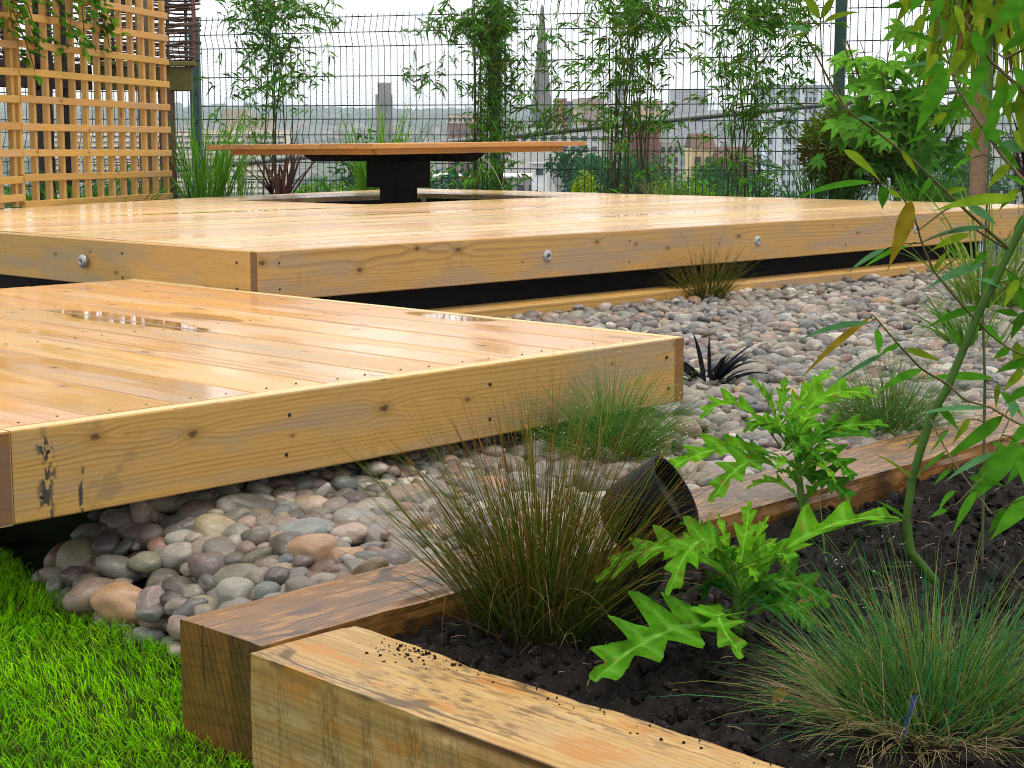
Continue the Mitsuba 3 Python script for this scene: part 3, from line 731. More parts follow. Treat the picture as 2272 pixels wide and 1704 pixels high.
def soil_bits():
    # crumbs and clods
    v0, f0 = ico(0)
    N = 9000
    x, y = rng.uniform(1.78, 4.4, N), rng.uniform(0.75, 2.12, N)
    s = (0.0018 + 0.011 * rng.random(N) ** 6) * (0.5 + 1.0 * meshkit.noise(np.stack([x * 6, y * 6, 0 * x], -1)))
    sc = s[:, None, None] * rng.uniform(0.6, 1.3, (N, 12, 1)) * rng.uniform(0.7, 1.3, (N, 1, 3))
    on = (rng.random(N) < .02) & (s < .0035)                 # a little has spilled onto the front sleeper
    x[on], y[on] = 1.80 - np.abs(rng.normal(0, .035, on.sum())), np.where(rng.random(on.sum()) < .6, rng.normal(1.93, .04, on.sum()), rng.uniform(1.0, 2.0, on.sum()))
    zz = np.where(on, .2145, soil_h(x, y))
    v = v0[None] * sc + np.stack([x, y, zz + s * 0.3], -1)[:, None]
    f = (f0[None] + 12 * np.arange(N)[:, None, None]).reshape(-1, 3)
    mb = MB().add(v.reshape(-1, 3), f, np.zeros(2))
    put("soil_crumbs", mb, "mat_soil", label="loose crumbs and small clods of dark soil", kind="stuff")
    # bigger lumps and bark
    mb = MB()
    v1, f1 = ico(1)
    for _ in range(230):
        x, y = rng.uniform(1.82, 4.2), rng.uniform(0.8, 2.08)
        s = rng.uniform(.006, .017)
        p = v1 * s * rng.uniform(.6, 1.3, 3) * (1 + .7 * (meshkit.noise(v1 * 1.6 + rng.uniform(0, 50, 3)) - .5))[:, None] + [x, y, float(soil_h(np.array(x), np.array(y))) + s * .35]
        mb.add(p, f1, np.zeros(2))
    put("soil_clods", mb, "mat_soil", label="larger lumps of damp dark soil lying on the bed", kind="stuff")
    # straw and pale chips
    mb = MB()
    for _ in range(340):
        x, y = rng.uniform(1.8, 4.0), rng.uniform(0.9, 2.1)
        a, L = rng.uniform(0, 6.28), rng.uniform(0.008, 0.05)
        d = np.array([math.cos(a), math.sin(a), rng.uniform(-0.1, 0.5)]) * L
        p = np.array([x, y, soil_h(np.array(x), np.array(y)) + 0.005])
        c = np.array([0.34, 0.25, 0.13]) * rng.uniform(0.25, 1.0)
        tube(mb, [p - d / 2, p + [0, 0, 0.002], p + d / 2], rng.uniform(0.0005, 0.0012), c, sides=4)
    put("straw_litter", mb, "mat_matte", label="scattered bits of straw and bark on the soil", kind="stuff")


soil_bits()


# grass blades of the lawn
def lawn_grass():
    N = 95000
    x = rng.uniform(0.55, 2.25, N)
    y = rng.uniform(0.9, 4.1, N)
    edge = np.where(y < 2.36, np.where(y < 2.13, 1.562, 1.605), lawn_edge(y) - .03) + 0.03 * meshkit.noise(np.stack([y * 14, 0 * y, 0 * y], -1))
    near = (x * FH[0] + y * FH[1])
    lat = x * RH[0] + y * RH[1]
    ok = (x < edge) & (near > 1.9) & (lat > -0.36 * near - 0.05)
    x, y = x[ok], y[ok]
    n = len(x)
    base = np.stack([x, y, 0.03 * np.clip((y - 2.2) / .8, 0, 1)], -1)
    tuft = meshkit.fbm(np.stack([x * 5, y * 5, 0 * x], -1), 3, seed=21)
    tone = meshkit.fbm(np.stack([x * 9 + 5, y * 9, 0 * x], -1), 3, seed=22)
    phi = rng.uniform(0, 2 * np.pi, n) * 0.55 + 2.2 + 5 * (tuft - 0.5)
    g = rng.random(n)
    col = np.stack([0.13 + 0.26 * tone + 0.06 * g, 0.66 + 0.30 * tone + 0.06 * g, 0.004 + 0.008 * g], -1)
    col *= rng.uniform(.6, 1.25, (n, 1)) * [1, 1, 1]
    yel = rng.random(n) < .25
    col[yel] *= [1.25, 1.05, 1]
    dry = rng.random(n) < 0.055
    col[dry] = [0.38, 0.33, 0.12]
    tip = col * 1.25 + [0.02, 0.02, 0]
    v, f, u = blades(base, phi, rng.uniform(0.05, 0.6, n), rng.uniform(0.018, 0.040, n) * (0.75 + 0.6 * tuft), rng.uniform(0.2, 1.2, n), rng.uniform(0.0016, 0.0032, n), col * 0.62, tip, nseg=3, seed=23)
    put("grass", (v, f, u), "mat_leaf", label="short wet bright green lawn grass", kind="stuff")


lawn_grass()

# ------------------------------------------------------------------ pebbles
STONE_COL = np.array([[.25, .235, .215], [.29, .255, .21], [.33, .235, .195], [.35, .28, .195], [.215, .23, .235], [.13, .135, .14], [.40, .235, .12], [.43, .41, .375],
                      [.25, .195, .185], [.31, .17, .13], [.33, .31, .285], [.22, .205, .17], [.38, .33, .27]])
STONE_P = np.array([14, 14, 9, 9, 9, 7, 3, 8, 9, 4, 12, 9, 8.0])


def pebbles():
    g = np.random.default_rng(31)
    P, Rr, Zo = [], [], []
    for layer in range(2):
        N = 7400
        pts = []
        x0, y0, x1, y1 = PEBBLE_POLY.bounds
        while len(pts) < N:
            q = np.stack([g.uniform(x0, x1, 4000), g.uniform(y0, y1, 4000)], 1)
            near = q @ FH[:2]
            lat = q @ RH[:2]
            q = q[(lat < 0.33 * near + 0.35)]
            pts.extend(q[shapely.contains_xy(PEBBLE_POLY, q[:, 0], q[:, 1])])
        p = np.array(pts[:N])
        r = np.clip(np.exp(g.normal(math.log(0.0228), 0.34, N)), 0.011, 0.050)
        r *= 1 + .22 * np.clip((2.75 - p[:, 0]) / .7, 0, 1)
        if layer == 1:
            r *= 0.9
        for it in range(40):
            t = cKDTree(p)
            pr = t.query_pairs(0.095, output_type="ndarray")
            d = p[pr[:, 1]] - p[pr[:, 0]]
            L = np.linalg.norm(d, axis=1) + 1e-9
            over = np.maximum(1.0 * (r[pr[:, 0]] + r[pr[:, 1]]) - L, 0)
            s = (0.35 * over / L)[:, None] * d
            np.add.at(p, pr[:, 1], s)
            np.add.at(p, pr[:, 0], -s)
            p[:, 1] = np.clip(p[:, 1], 2.372 + 0.6 * r, np.where(p[:, 0] < 3.96, 3.6, 5.06))
            inx = (p[:, 1] > 3.45) & (p[:, 0] < 3.98)
            p[inx, 0] = np.where(p[inx, 0] > 3.7, 3.985, p[inx, 0])
        P.append(p)
        Rr.append(r)
        Zo.append(np.full(N, -0.046 if layer else 0.0))
    p, r, zo = np.vstack(P), np.concatenate(Rr), np.concatenate(Zo)
    keep = (p[:, 0] > lawn_edge(p[:, 1]) - .02) & ~((p[:, 1] > 3.4) & (p[:, 0] < 3.96))
    p, r, zo = p[keep], r[keep], zo[keep]
    N = len(p)
    el = g.uniform(1.0, 1.55, N)
    a, b = r * el ** 0.6 * 1.12, r * el ** -0.4 * 1.12
    c = b * g.uniform(0.62, 0.95, N)
    z = pebble_z(p[:, 0], p[:, 1]) + zo + g.normal(0, 0.010, N) - c * 0.5
    ang = g.uniform(0, np.pi, N)
    tilt = g.normal(0, 0.36, N)
    ci = g.choice(len(STONE_COL), N, p=STONE_P / STONE_P.sum())
    col = STONE_COL[ci] * g.uniform(0.36, 1.12, (N, 1)) * (1 + g.normal(0, 0.04, (N, 3)))
    col = (col * .8 + .2 * col.mean(1, keepdims=True)) * [1.03, 1.0, .92]
    # which show largest
    cen = np.stack([p[:, 0], p[:, 1], z + 0.4 * c], 1) - EYE
    dep = cen @ FWD
    px, py = cen @ RH / dep, cen @ UPV / dep
    vis = (np.abs(px) < 0.31) & (np.abs(py) < 0.23) & (zo == 0) & ~((p[:, 1] > 3.0) & (p[:, 0] < 3.95)) & ~((np.abs(p[:, 0] - 2.13) < 0.1) & (p[:, 1] < 2.5))
    size = np.where(vis, np.sqrt(a * b) / dep, 0)
    big = set(np.argsort(-size)[:300].tolist())

    def mesh(idx, sub):
        v0, f0 = ico(sub)
        n = len(v0)
        M = len(idx)
        pw = g.uniform(0.82, 1.0, (M, 1, 1))
        v = np.sign(v0)[None] * np.abs(v0)[None] ** pw
        ph = g.uniform(0, 50, (M, 1, 3))
        lump = meshkit.noise(v0[None] * 1.3 + ph) - 0.5
        lump2 = meshkit.noise(v0[None] * 3.1 + ph + 9) - 0.5
        v = v * (1 + 0.34 * lump + 0.07 * lump2)[..., None]
        v = v * np.stack([a[idx], b[idx], c[idx]], -1)[:, None]
        ct, st = np.cos(tilt[idx])[:, None], np.sin(tilt[idx])[:, None]
        v = np.stack([v[..., 0] * ct - v[..., 2] * st, v[..., 1], v[..., 0] * st + v[..., 2] * ct], -1)
        ca, sa = np.cos(ang[idx])[:, None], np.sin(ang[idx])[:, None]
        v = np.stack([v[..., 0] * ca - v[..., 1] * sa, v[..., 0] * sa + v[..., 1] * ca, v[..., 2]], -1)
        v = v + np.stack([p[idx, 0], p[idx, 1], z[idx]], -1)[:, None]
        f = f0[None] + n * np.arange(M)[:, None, None]
        return v, f, np.repeat(pk(col[idx])[:, None], n, 1)

    bi = np.array(sorted(big))
    v, f, u = mesh(bi, 3)
    for k in range(len(bi)):
        put("stone", (v[k], f[0], u[k]), "mat_stone", parent="pebble_bed", smooth=True)
    rest = np.array([i for i in range(N) if i not in big])
    d2 = dep[rest] < 6.5
    mb = MB()
    for idx, sub in ((rest[d2 & (zo[rest] == 0)], 2), (rest[~(d2 & (zo[rest] == 0))], 1)):
        v, f, u = mesh(idx, sub)
        mb.add(v.reshape(-1, 3), f.reshape(-1, 3), u.reshape(-1, 2))
    put("small_stones", mb, "mat_stone", parent="pebble_bed", smooth=True, kind="stuff", label="smaller pebbles packed between the larger ones")


pebbles()


# ------------------------------------------------------------------ timber sleepers of the raised bed
def sleeper(lab, A, B, w, h, bsdf, seed, wid):
    n = max(int(np.linalg.norm(np.subtract(B, A)) / 0.02), 10)
    A, B = np.asarray(A, float), np.asarray(B, float)
    t = unit(B - A)
    s = np.array([t[1], -t[0], 0])
    up = np.array([0, 0, 1.0])
    e = [0, .012, .03, .06]
    ww = [-w / 2 + x for x in e] + [-w / 6, w / 6] + [w / 2 - x for x in e[::-1]]
    hh = [-h / 2 + x for x in e] + [-h / 6, h / 6] + [h / 2 - x for x in e[::-1]]
    prof = [(a, -h / 2) for a in ww] + [(w / 2, b) for b in hh[1:]] + [(a, h / 2) for a in ww[::-1][1:]] + [(-w / 2, b) for b in hh[::-1][1:-1]]
    prof = np.array(prof)
    m = len(prof)
    tt = np.linspace(0, 1, n)
    tt[0] = 0
    P = A + (B - A) * tt[:, None]
    v = P[:, None] + prof[None, :, :1] * s + prof[None, :, 1:] * up
    q = v.reshape(-1, 3)
    corner = np.minimum(np.abs(np.abs(prof[:, 0]) - w / 2), np.abs(np.abs(prof[:, 1]) - h / 2)) < 1e-6
    ec = (np.abs(np.abs(prof[:, 0]) - w / 2) < 0.013) & (np.abs(np.abs(prof[:, 1]) - h / 2) < 0.013)
    dn = (meshkit.fbm(q * [9, 9, 16], 3, seed=seed) - 0.5) * 0.0035 + (meshkit.fbm(q * [40, 40, 60], 2, seed=seed + 3) - 0.5) * 0.003
    wear = np.tile(ec, n) * (0.002 + 0.005 * np.maximum(meshkit.fbm(q * [5, 5, 5], 3, seed=seed + 7) - 0.48, 0) * 4)
    out = np.tile(unit(np.concatenate([prof[:, :1] / w, prof[:, 1:] / h], 1)), (n, 1))
    dv = (dn - wear)[:, None] * (out[:, :1] * s + out[:, 1:] * up)
    v = (q + dv)
    i, j = np.meshgrid(np.arange(n - 1), np.arange(m), indexing="ij")
    F = np.stack([i * m + j, i * m + (j + 1) % m, (i + 1) * m + (j + 1) % m, (i + 1) * m + j], -1).reshape(-1, 4)[:, ::-1]
    v4 = v[F]                                            # unshared faces so that uv may jump
    L = np.linalg.norm(B - A)
    al = np.repeat(tt * L, m)[F]
    a4, b4 = np.tile(prof[:, 0], n)[F], np.tile(prof[:, 1], n)[F]
    horiz = np.abs(b4.max(1) - b4.min(1)) < 1e-6
    y = np.where(horiz[:, None], a4, b4 + 0.5)
    uv = np.stack([wid * 3.17 + al, y + 4 * wid], -1)
    mb = MB().add(v4.reshape(-1, 3), np.arange(len(F) * 4).reshape(-1, 4), uv.reshape(-1, 2))
    for k0, Pk, sg in ((0, A, -1), (n - 1, B, 1)):
        ring = v.reshape(n, m, 3)[k0]
        cen = ring.mean(0)
        vv = np.vstack([ring, [cen]])
        a, b = np.append(prof[:, 0], 0), np.append(prof[:, 1], 0)
        u = np.stack([wid * 3.17 + 0.2 + b * 1.0, a * 0.6 + 4 * wid + 1.0 + 0.2 * b], 1)
        k = np.arange(m)
        mb.add(vv, np.stack([k, (k + 1) % m, k * 0 + m], 1) if sg < 0 else np.stack([(k + 1) % m, k, k * 0 + m], 1), u)
    put("timber_sleeper", mb, bsdf, **lab)


LK1 = {"label": "dark wet oak sleeper running back between pebbles and soil", "category": "sleeper", "group": "oak sleepers edging the raised bed"}
sleeper(LK1, (1.618, 2.245, 0.11), (5.9, 2.292, 0.11), 0.232, 0.222, "mat_sleeper_dark", 3, 201)
LK2 = {"label": "pale sawn oak sleeper along the lawn in the foreground", "category": "sleeper", "group": "oak sleepers edging the raised bed"}
sleeper(LK2, (1.708, 2.125, 0.103), (1.640, -0.4, 0.103), 0.226, 0.224, "mat_sleeper_pale", 8, 202)

# ------------------------------------------------------------------ lower deck
ZL, ZU, FH_ = 0.4665, 0.6242, 0.199
low = thing("lower_deck", "low wet timber platform of wide boards in front of the larger deck", "deck")
X0, X1, Y0 = 1.632, 3.945, 3.032
TH = 0.045
beam_mb = MB()
xs = np.linspace(X0 + TH + 0.003, X1 - TH - 0.003, 11)
for i in range(10):
    mb = MB()
    beam(mb, (0.5 * (xs[i] + xs[i + 1]), Y0 + TH + 0.004, ZL - 0.0165 + rnd.uniform(-.0012, .0012)), (0.5 * (xs[i] + xs[i + 1]) + rnd.uniform(-.002, .002), 6.02, ZL - 0.0165), xs[i + 1] - xs[i] - 0.008, 0.033, bevel=0.004)
    put("board", mb, "mat_deck_low", parent=low)
mb = MB()
beam(mb, (X0 + TH + 0.001, Y0 + TH / 2, ZL - FH_ / 2), (X1 - TH - 0.001, Y0 + TH / 2 + .012, ZL - FH_ / 2), TH, FH_, bevel=0.004, wid=91)
put("fascia", mb, "mat_fascia", parent=low)
for x, wid in ((X0 + TH / 2, 92), (X1 - TH / 2, 93)):
    mb = MB()
    beam(mb, (x, Y0 + (0.012 if wid == 93 else 0), ZL - FH_ / 2), (x, 6.02, ZL - FH_ / 2), TH - 0.002, FH_, bevel=0.004, wid=wid)
    k = put("side_board", mb, "mat_fascia", parent=low)
    mb = MB()
    beam(mb, (x, Y0 + (0.010 if wid == 93 else -0.002), ZL - FH_ / 2), (x, Y0 + (0.0125 if wid == 93 else 0.0005), ZL - FH_ / 2), TH - 0.008, FH_ - 0.008, bevel=0.001, wid=wid + 5)
    put("end_grain", mb, "mat_endgrain", parent=k)
for x in (2.35, 3.2):
    mb = MB()
    beam(mb, (x, Y0 + 0.5, 0.12), (x, Y0 + 0.5, ZL - 0.04), 0.09, 0.09, up=(1, 0, 0), bevel=0.003)
    put("leg", mb, "mat_black", parent=low)
mb = MB()
beam(mb, (X0 + 0.06, Y0 + 0.26, 0.10), (X0 + 0.06, Y0 + 0.26, ZL - 0.04), 0.09, 0.09, up=(1, 0, 0), bevel=0.003)
put("leg", mb, "mat_black", parent=low)
for x in np.linspace(X0 + 0.35, X1 - 0.35, 5):
    mb = MB()
    beam(mb, (x, Y0 + TH + .01, ZL - 0.13), (x, 5.95, ZL - 0.13), 0.045, 0.16, bevel=0.002)
    put("joist", mb, "mat_black", parent=low)


def screw(parent, at, axis, r=0.0042):
    mb = MB()
    lathe(mb, [(0, 0.0012), (r * .6, 0.0012), (r, 0.0004), (r * 1.25, -0.002)], at, axis, (0.035, 0.03, 0.027), 8)
    put("screw", mb, "mat_metal", parent=parent)


for x in (1.752, 2.40, 3.10, 3.862):
    for z in (ZL - 0.055, ZL - 0.150):
        screw(low, (x + rnd.uniform(-.01, .01), Y0 + 0.0035 * (x - X0), z), (0, -1, 0), 0.0046)
for i in range(10):
    for y in (Y0 + TH + 0.045, 4.35, 5.2):
        for s in (0.28, 0.72):
            screw(low, (xs[i] + s * (xs[i + 1] - xs[i]), y + rnd.uniform(-.012, .012), ZL + .0005), (0, 0, 1), 0.0027)

# ------------------------------------------------------------------ upper deck with the sunken pit
upd = thing("upper_deck", "large raised timber deck with a sunken square pit under the table", "deck")
UX, UY = 3.952, 5.168
OUT = shapely.Polygon([(UX, UY), (10.05, 5.075), (10.68, 5.055), (10.56, 7.4), (10.25, 11.09), (7.36, 10.33), (4.9, 9.42), (UX, 9.0)])
PIT = shapely.Polygon([(7.24, 9.72), (7.43, 8.46), (9.52, 8.60), (9.26, 9.86)])
yy = UY + TH + 0.004
row = 0
while yy < 11.2:
    wv = 0.196
    strip = shapely.Polygon([(3.0, yy), (11.5, yy - 0.1), (11.5, yy - 0.1 + wv), (3.0, yy + wv)])
    inner = OUT.buffer(-0.001).difference(shapely.box(0, 0, UX + TH + .003, 20)).difference(shapely.Polygon([(0, 0), (12, 0), (12, UY + TH - .105 + .003), (0, UY + TH + .003 + .045)])).difference(PIT)
    g = strip.intersection(inner)
    for part in getattr(g, "geoms", [g]):
        if part.is_empty or part.area < 0.004:
            continue
        WOOD_ID[0] += 1
        wid = WOOD_ID[0]
        m = trimesh.creation.extrude_polygon(part, 0.033, engine="earcut")
        m.apply_translation([0, 0, ZU - 0.033 + rnd.uniform(-.0015, .001)])
        v, f = m.vertices[m.faces].reshape(-1, 3), np.arange(len(m.faces) * 3).reshape(-1, 3)
        uv = np.stack([v[:, 0] + wid * 3.17, v[:, 1] - (yy - 0.1 * (v[:, 0] - 3) / 8.5) - wv / 2 + 4 * wid], 1)
        put("board", MB().add(v, f, uv), "mat_deck_high", parent=upd)
    yy += 0.2005
    row += 1
mb = MB()
beam(mb, (UX + 0.001, UY + TH / 2, ZU - 0.1), (10.64, 5.058 + TH / 2, ZU - 0.1), TH, 0.2, bevel=0.004, wid=94)
put("fascia", mb, "mat_fascia", parent=upd)
mb = MB()
beam(mb, (UX + TH / 2, UY + TH + .001, ZU - 0.1), (UX + TH / 2 - .06, 9.2, ZU - 0.1), TH, 0.2, bevel=0.004, wid=95)
put("fascia", mb, "mat_fascia", parent=upd)
mb = MB()
beam(mb, (UX - 0.0015, UY + TH / 2, ZU - 0.1), (UX + 0.002, UY + TH / 2, ZU - 0.1), TH - 0.006, 0.192, bevel=0.001, wid=99)
put("end_grain", mb, "mat_endgrain", parent=upd)
for (x, y, ax) in ((5.614, 5.142, (0, -1, 0)), (7.256, 5.118, (0, -1, 0)), (8.86, 5.094, (0, -1, 0)), (UX - .036, 6.38, (-1, 0, 0))):
    mb = MB()
    lathe(mb, [(0.006, -0.001), (0.010, 0.010), (0.014, 0.0125), (0.022, 0.010), (0.030, 0.004), (0.031, -0.001)], (x, y, ZU - 0.098), ax, (0.42, 0.43, 0.43), 24)
    lathe(mb, [(0.0, 0.003), (0.0095, 0.003)], (x, y, ZU - 0.098), ax, (0.015, 0.015, 0.015), 12)
    put("bolt", mb, "mat_metal", parent=upd, smooth=False)
for x in (4.06, 6.2, 8.1, 9.9):
    for z in (ZU - 0.05, ZU - 0.155):
        screw(upd, (x, UY - 0.0165 * (x - UX) - 0.0005, z), (0, -1, 0), 0.005)
for y in (5.3, 6.1):
    for z in (ZU - 0.05, ZU - 0.155):
        screw(upd, (UX - 0.002 - 0.0148 * (y - UY), y, z), (-1, 0, 0), 0.005)
# pit walls, floor and the dark frame below the deck
pc = np.array(PIT.exterior.coords)[:4]
for i in range(4):
    a, b = pc[i], pc[(i + 1) % 4]
    n = unit(np.array([(b - a)[1], -(b - a)[0]]))
    if np.dot(n, a - pc.mean(0)) < 0:
        n = -n
    a, b = a + n * 0.05, b + n * 0.05
    mb = MB()
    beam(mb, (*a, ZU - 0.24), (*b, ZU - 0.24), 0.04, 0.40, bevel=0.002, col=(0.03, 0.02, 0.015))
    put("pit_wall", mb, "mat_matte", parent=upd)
mb = MB()
m = trimesh.creation.extrude_polygon(PIT.buffer(0.1), 0.03, engine="earcut")
m.apply_translation([0, 0, ZU - 0.47])
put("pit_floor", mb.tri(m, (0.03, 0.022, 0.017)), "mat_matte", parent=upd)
mb = MB()
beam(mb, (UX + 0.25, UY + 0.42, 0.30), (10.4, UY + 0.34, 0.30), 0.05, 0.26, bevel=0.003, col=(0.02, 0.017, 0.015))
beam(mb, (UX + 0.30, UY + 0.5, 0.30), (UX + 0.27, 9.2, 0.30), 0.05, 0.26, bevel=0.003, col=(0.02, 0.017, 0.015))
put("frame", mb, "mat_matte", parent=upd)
# flat edging board on the ground in front of the deck, and the dark sheet behind it
eb = thing("edging_board", "flat pale timber board edging the pebbles below the upper deck", "board")
mb = MB()
beam(mb, (3.99, 5.185, 0.292), (6.4, 5.150, 0.292), 0.19, 0.05, bevel=0.004, wid=96)
put("board", mb, "mat_fascia", parent=eb)
mb = MB()
beam(mb, (6.403, 5.150, 0.292), (9.55, 5.11, 0.292), 0.19, 0.05, bevel=0.004, wid=97)
put("board", mb, "mat_fascia", parent=eb)
grid_sheet("ground_membrane", shapely.box(2.0, 3.4, 10.6, 9.6), 0.2, lambda x, y: 0.205 + 0.0 * x, "mat_membrane", label="dark ground sheet under the decks")


# ------------------------------------------------------------------ table over the pit
tb = thing("garden_table", "low square wooden table on a black pedestal standing in the sunken pit", "table")
TC = np.array([8.56, 9.40])


def tz(u, v):
    return 1.037 + 0.0085 * (u - 8.56) - 0.0085 * (v - 9.40)


def tbeam(u0, v0, u1, v1, w, h, z, bsdf, name, parent, wid=None, col=None):
    mb = MB()
    beam(mb, (u0, v0, tz(u0, v0) + z), (u1, v1, tz(u1, v1) + z), w, h, bevel=0.003, wid=wid, col=col)
    return put(name, mb, bsdf, parent=parent)


HU, HV = 1.10, 0.96
for i in range(10):
    v = TC[1] - HV + (i + 0.5) * 2 * HV / 10
    tbeam(TC[0] - HU + .001, v, TC[0] + HU, v, 2 * HV / 10 - 0.004, 0.034, -0.017, "mat_table", "board", tb)
for s in (-1, 1):
    tbeam(TC[0] - HU + .14, TC[1] + s * (HV - .14), TC[0] + HU - .14, TC[1] + s * (HV - .14), 0.045, 0.042, -0.0555, "mat_table", "frame_rail", tb)
    tbeam(TC[0] + s * (HU - .14), TC[1] - HV + .165, TC[0] + s * (HU - .14), TC[1] + HV - .165, 0.045, 0.042, -0.0555, "mat_table", "frame_rail", tb)
for du, dv, L in ((1, 0, .90), (0, 1, .86)):
    mb = MB()
    a, b = TC - np.array([du, dv]) * L, TC + np.array([du, dv]) * L
    for s, e in ((a, b),):
        sd = np.array([dv, du]) * 0.06
        zt, zb = tz(*TC) - 0.078, tz(*TC) - 0.135
        ins = np.array([du, dv]) * 0.10
        pts = [(*(s - sd), zt), (*(s + sd), zt), (*(e + sd), zt), (*(e - sd), zt), (*(s + ins - sd), zb), (*(s + ins + sd), zb), (*(e - ins + sd), zb), (*(e - ins - sd), zb)]
        mb.add(pts, [[0, 3, 2, 1], [4, 5, 6, 7], [0, 1, 5, 4], [1, 2, 6, 5], [2, 3, 7, 6], [3, 0, 4, 7]], pk((0.012, 0.011, 0.011)))
    put("support_arm", mb, "mat_black", parent=tb)
mb = MB()
beam(mb, (*TC, 0.70), (*TC, tz(*TC) - 0.1355), 0.355, 0.355, up=(1, 0, 0), bevel=0.008, col=(0.012, 0.011, 0.011))
put("pedestal_box", mb, "mat_black", parent=tb)
mb = MB()
beam(mb, (*TC, ZU - 0.44), (*TC, 0.6995), 0.21, 0.21, up=(1, 0, 0), bevel=0.008, col=(0.012, 0.011, 0.011))
put("column", mb, "mat_black", parent=tb)

# ------------------------------------------------------------------ trellis panels
TA, TD = np.array([5.246, 9.489]), np.array([0.859, 0.512])
TN = np.array([TD[1], -TD[0]])           # towards the viewer


def tp(s, z, off=0.0):
    q = TA + TD * s + TN * off
    return np.array([q[0], q[1], z])


tr = thing("lattice_trellis", "pale wooden square lattice trellis panel at the back left edge of the deck", "trellis", "trellis panels along the deck")
for i in range(13):
    s = 0.275 + i * 0.1818
    mb = MB()
    beam(mb, tp(s + rnd.uniform(-.004, .004), 0.632, 0), tp(s + rnd.uniform(-.004, .004), 2.10 + rnd.uniform(0, .03), 0), 0.041, 0.034, up=(TD[0], TD[1], 0), bevel=0.003)
    put("upright_slat", mb, "mat_trellis", parent=tr)
for i, z in enumerate((0.645, 0.812, 0.972, 1.143, 1.313, 1.487, 1.664, 1.840, 2.012)):
    mb = MB()
    beam(mb, tp(0.245, z + rnd.uniform(-.006, .006), 0.0285), tp(2.485, z + rnd.uniform(-.006, .006) - (0.012 if i else 0.012), 0.0285), 0.022, 0.047, bevel=0.003)
    put("cross_slat", mb, "mat_trellis", parent=tr)
tr2 = thing("lattice_trellis", "second trellis panel cut off by the left edge of the photo", "trellis", "trellis panels along the deck")
for i in range(9):
    s = 0.185 - i * 0.182
    mb = MB()
    beam(mb, tp(s, 0.632, 0), tp(s, 2.15, 0), 0.041, 0.034, up=(TD[0], TD[1], 0), bevel=0.003)
    put("upright_slat", mb, "mat_trellis", parent=tr2)
for z in (0.68, 0.795, 0.965, 1.135, 1.305, 1.475, 1.645, 1.815, 1.99):
    mb = MB()
    beam(mb, tp(-1.4, z, 0.0285), tp(0.235, z + 0.01, 0.0285), 0.022, 0.047, bevel=0.003)
    put("cross_slat", mb, "mat_trellis", parent=tr2)
for s, l in ((0.09, "grey square post behind the joint of the trellis panels"), (2.36, "grey square post behind the right end of the trellis")):
    mb = MB()
    beam(mb, tp(s, 0.4, -0.10), tp(s, 2.11, -0.10), 0.10, 0.10, up=(TD[0], TD[1], 0), bevel=0.005, col=(0.20, 0.17, 0.105))
    put("trellis_post", mb, "mat_matte", label=l, category="post", group="posts holding the trellis")

# ------------------------------------------------------------------ shelter with woven hurdles behind the trellis
sh = thing("timber_shelter", "dark timber shelter with mossy beam and woven hurdle walls behind the trellis", "shelter")
MOSS = (0.13, 0.125, 0.035)
SA, SB = np.array([5.6, 11.2]), np.array([7.86, 11.13])
SC = np.array([7.86, 11.13])
mb = MB()
beam(mb, (7.30, 11.62, 1.55), (7.86, 11.08, 1.545), 0.045, 0.19, bevel=0.006, col=MOSS)
put("beam", mb, "mat_matte", parent=sh)
mb = MB()
beam(mb, (7.27, 11.60, 1.665), (7.88, 11.05, 1.662), 0.13, 0.035, bevel=0.006, col=(0.15, 0.145, 0.045))
put("cap_board", mb, "mat_matte", parent=sh)
mb = MB()
beam(mb, (5.3, 10.55, 1.53), (7.28, 11.66, 1.55), 0.05, 0.20, bevel=0.006, col=(0.03, 0.024, 0.018))
put("beam", mb, "mat_matte", parent=sh)
for (x, y, c, w) in ((7.72, 11.24, (0.10, 0.065, 0.045), .10), (6.62, 11.25, (0.022, 0.018, 0.016), .10), (6.98, 11.52, (0.02, 0.017, 0.015), .11), (5.62, 10.70, (0.02, 0.016, 0.014), .11), (5.75, 10.84, (0.03, 0.022, 0.02), .09)):
    mb = MB()
    beam(mb, (x, y, 0.3), (x, y, 1.46 if x > 7.5 else 2.45), w, w, up=(1, 0, 0), bevel=0.006, col=c)
    put("post", mb, "mat_matte", parent=sh)


def hurdle(parent, A, B, z0, z1, gap, nv, dens, seed, name="woven_panel"):
    g = np.random.default_rng(seed)
    A, B = np.array(A), np.array(B)
    L = np.linalg.norm(B - A)
    d = (B - A) / L
    n = np.array([-d[1], d[0]])
    mb = MB()
    sails = np.linspace(0.03, L - 0.03, nv)
    for s in sails:
        q = A + d * s
        tube(mb, [(*q, z0 - .05), (*(q + g.normal(0, .004, 2)), (z0 + z1) / 2), (*q, z1 + 0.1)], 0.013, np.array([0.085, 0.06, 0.05]) * g.uniform(.7, 1.2), sides=5)
    z = z0
    k = 0
    while z < z1:
        if g.random() < dens:
            m = nv * 3
            s = np.linspace(-.04, L + g.uniform(-.02, .10), m)
            ph = (k % 2) * np.pi
            off = 0.016 * np.cos(np.pi * np.interp(s, sails, np.arange(nv)) + ph)
            zz = z + 0.006 * np.cumsum(g.normal(0, 1, m)) * 0.7
            P = np.stack([A[0] + d[0] * s + n[0] * off, A[1] + d[1] * s + n[1] * off, zz], 1)
            c = np.array([0.105, 0.078, 0.065]) * g.uniform(.45, 1.5)
            tube(mb, P, g.uniform(.0055, .0095), c, sides=4)
        z += gap * g.uniform(.7, 1.3)
        k += 1
    put(name, mb, "mat_matte", parent=parent)


